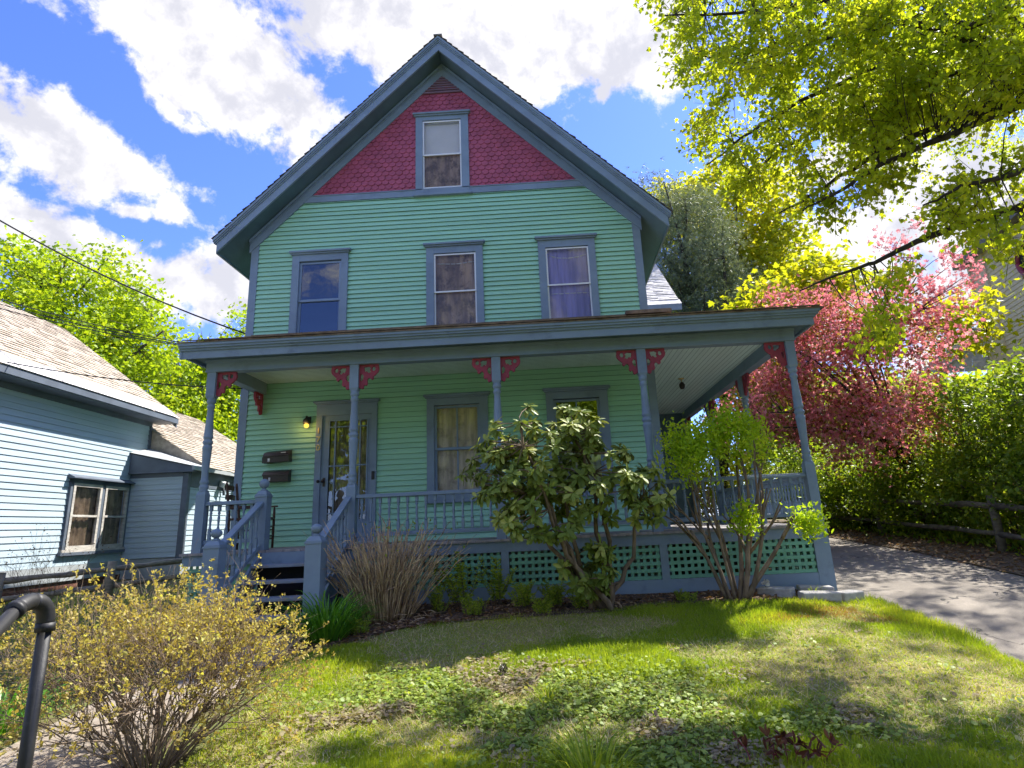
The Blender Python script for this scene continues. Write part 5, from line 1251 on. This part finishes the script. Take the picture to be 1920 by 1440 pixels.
# pine cone on the grass
z = float(G(4.62, -4.48)); mb = MB()
for i in range(9):
    for j in range(9): a = j * 2 * math.pi / 9 + i * .5; r = .032 * math.sin(math.pi * (i + 1.5) / 11); mb.mesh([(4.62 + .4 * r * math.cos(a), -4.48 + .4 * r * math.sin(a), z + .01 + i * .009), (4.62 + 1.15 * r * math.cos(a - .25), -4.48 + 1.15 * r * math.sin(a - .25), z + .02 + i * .009), (4.62 + 1.3 * r * math.cos(a), -4.48 + 1.3 * r * math.sin(a), z + .026 + i * .009), (4.62 + 1.15 * r * math.cos(a + .25), -4.48 + 1.15 * r * math.sin(a + .25), z + .02 + i * .009)], [(0, 1, 2, 3)])
tag(mb.build('pine_cone', M['brown']), 'small dark pine cone lying on the lawn', 'pine cone')

# ------------------------------------------------------------------ grass, weeds and litter (uncountable)
def scatter(n, x0, x1, y0, y1, dens, near=True):
    "points on the lawn, denser where the camera is near; dens(x, y) in 0..1"
    X = rng.uniform(x0, x1, n * 3); Y = rng.uniform(y0, y1, n * 3)
    d = np.hypot(X - CAM.x, Y - CAM.y); keep = rng.random(n * 3) < np.clip(dens(X, Y), 0, 1) * (np.clip(4.2 / d, .3, 1) ** 1.2 if near else 1)
    X, Y = X[keep][:n], Y[keep][:n]; return np.stack([X, Y, G(X, Y)], 1)
yy_ = np.linspace(-9, -1.9, 60); ll_ = np.array([lawn_l(y) for y in yy_]); lr_ = np.array([lawn_r(y) for y in yy_])
def onlawn(X, Y, m=0.0): return ((X > np.interp(Y, yy_, ll_) - m) & (X < np.interp(Y, yy_, lr_) + m) & (Y < np.interp(X, [2.5, 3.6, 5, 8, 9], [-3.7, -2.75, -2.38, -2.38, -1.95]) + m)).astype(float)
lush = lambda X, Y: fbm(X * .75, Y * .95, 0)
weedy = lambda X, Y: sstep(-3.7, -4.7, Y) * sstep(3.0, 3.8, X) * sstep(7.6, 6.4, X) * sstep(.48, .62, fbm(X * 1.3 + 9, Y * 1.6, 3))
gd = lambda X, Y: onlawn(X, Y, .05) * np.clip(sstep(.40, .58, lush(X, Y)) * (1 - .5 * weedy(X, Y)) + .36 + .7 * sstep(8.3, 8.9, X) + .55 * sstep(3.9, 3.1, X) * sstep(-3.2, -3.6, Y), 0, 1)
P = scatter(230000, 2.3, 9.1, -7.2, -1.9, gd); n = len(P); L = (.020 + .04 * sstep(.45, .72, lush(P[:, 0], P[:, 1])) + .03 * sstep(8.3, 8.9, P[:, 0])) * rng.uniform(.6, 1.4, n)
tn = np.clip(rng.random(n) * .6 + .7 * (vnoise(P[:, 0] * 1.9, P[:, 1] * 1.9, 2) - .3), 0, 1)
o = leaves('grass', P, rng.normal(size=(n, 3)) * .42 + [0, 0, 1], rvec(n) * [1, 1, .1], L, 'blade', M['l_grass'], tn, .0046 / L); setting(o, 'stuff', 'short patchy green lawn grass in front of the porch', 'grass')
P = scatter(36000, 2.6, 9.0, -7.2, -2.0, lambda X, Y: onlawn(X, Y) * (.25 + .75 * sstep(.58, .42, lush(X, Y)))); n = len(P); P[:, 2] += .006
o = leaves('dry_thatch', P, rng.normal(size=(n, 3)) * [1, 1, .25] + [0, 0, .18], rvec(n) * .3 + [0, 0, 1], .055 * rng.uniform(.5, 1.5, n), 'blade', M['l_thatch'], None, .06); setting(o, 'stuff', 'tan dead grass stems lying between the green blades', 'dry grass')
P = scatter(26000, 2.9, 8.2, -7.2, -3.6, lambda X, Y: onlawn(X, Y) * np.clip(weedy(X, Y) + .05, 0, 1)); n = len(P); P[:, 2] += rng.uniform(.005, .04, n)
k = vnoise(P[:, 0] * 2.3 + 5, P[:, 1] * 2.3, 1) > .66
for nm, msk, mt, lb in (('creeping_weeds', ~k, 'l_weed', 'small round-leaved green creeping weeds across the lower lawn'), ('purple_weeds', k, 'l_purple', 'dull purple-brown creeping weeds in the lower lawn')):
    Q = P[msk]; n = len(Q); o = leaves(nm, Q, rng.normal(size=(n, 3)) * [1, 1, .3] + [0, 0, .15], rvec(n) * .45 + [0, 0, 1], .032 * rng.uniform(.5, 1.3, n), 'round', M[mt], None, .85); setting(o, 'stuff', lb, 'weeds')
P = scatter(5200, 6.9, 8.7, -3.3, -2.3, lambda X, Y: onlawn(X, Y) * sstep(.5, .66, fbm(X * 2.2, Y * 2.6, 1)), False); n = len(P); P[:, 2] += .012
o = leaves('dry_moss', P, rng.normal(size=(n, 3)) * [1, 1, .4] + [0, 0, .3], rvec(n) * .4 + [0, 0, 1], .03 * rng.uniform(.5, 1.4, n), 'blade', M['l_moss'], None, .12); setting(o, 'stuff', 'rusty orange-brown moss in the lawn near the block planter', 'moss')
# bed litter and verge litter
P = scatter(3800, 2.35, 8.4, -3.7, -1.7, lambda X, Y: 1 - onlawn(X, Y, -.05), False); n = len(P); P[:, 2] += .018
o = leaves('fallen_leaves', P, rng.normal(size=(n, 3)) * [1, 1, .3], rvec(n) * .5 + [0, 0, 1], .055 * rng.uniform(.4, 1.2, n), 'oval', M['l_dead'], None, 1.3); setting(o, 'stuff', 'brown fallen leaves over the planting bed', 'dead leaves')
P = scatter(5000, 11.3, 14.5, -4, 9, lambda X, Y: sstep(14.5, 11.5, X) + .2, False); n = len(P); P[:, 2] += .015
o = leaves('fallen_leaves', P, rng.normal(size=(n, 3)) * [1, 1, .3], rvec(n) * .5 + [0, 0, 1], .075 * rng.uniform(.4, 1.2, n), 'oval', M['l_dead'], None, 1.3); setting(o, 'stuff', 'brown fallen leaves along the far edge of the driveway', 'dead leaves')
P = scatter(16000, -5, 1.25, -7, 1.5, lambda X, Y: sstep(.35, .6, fbm(X, Y, 2)) + .15, True); n = len(P)
o = leaves('side_grass', P, rng.normal(size=(n, 3)) * .4 + [0, 0, 1], rvec(n) * [1, 1, .1], .09 * rng.uniform(.5, 1.4, n), 'blade', M['l_grass'], None, .07); setting(o, 'stuff', 'rough grass left of the walk in front of the blue house', 'grass')
P = scatter(5000, 11.4, 15, -3, 10, lambda X, Y: sstep(12, 13, X), False); n = len(P)
o = leaves('undergrowth', P, rvec(n) + [0, 0, .7], rvec(n) + [0, 0, .8], .10 * rng.uniform(.5, 1.3, n), 'oval', M['l_hedge'], None, 1.2); o.data.transform(Matrix.Translation((0, 0, .05))); setting(o, 'stuff', 'low green undergrowth along the fence beyond the driveway', 'undergrowth')
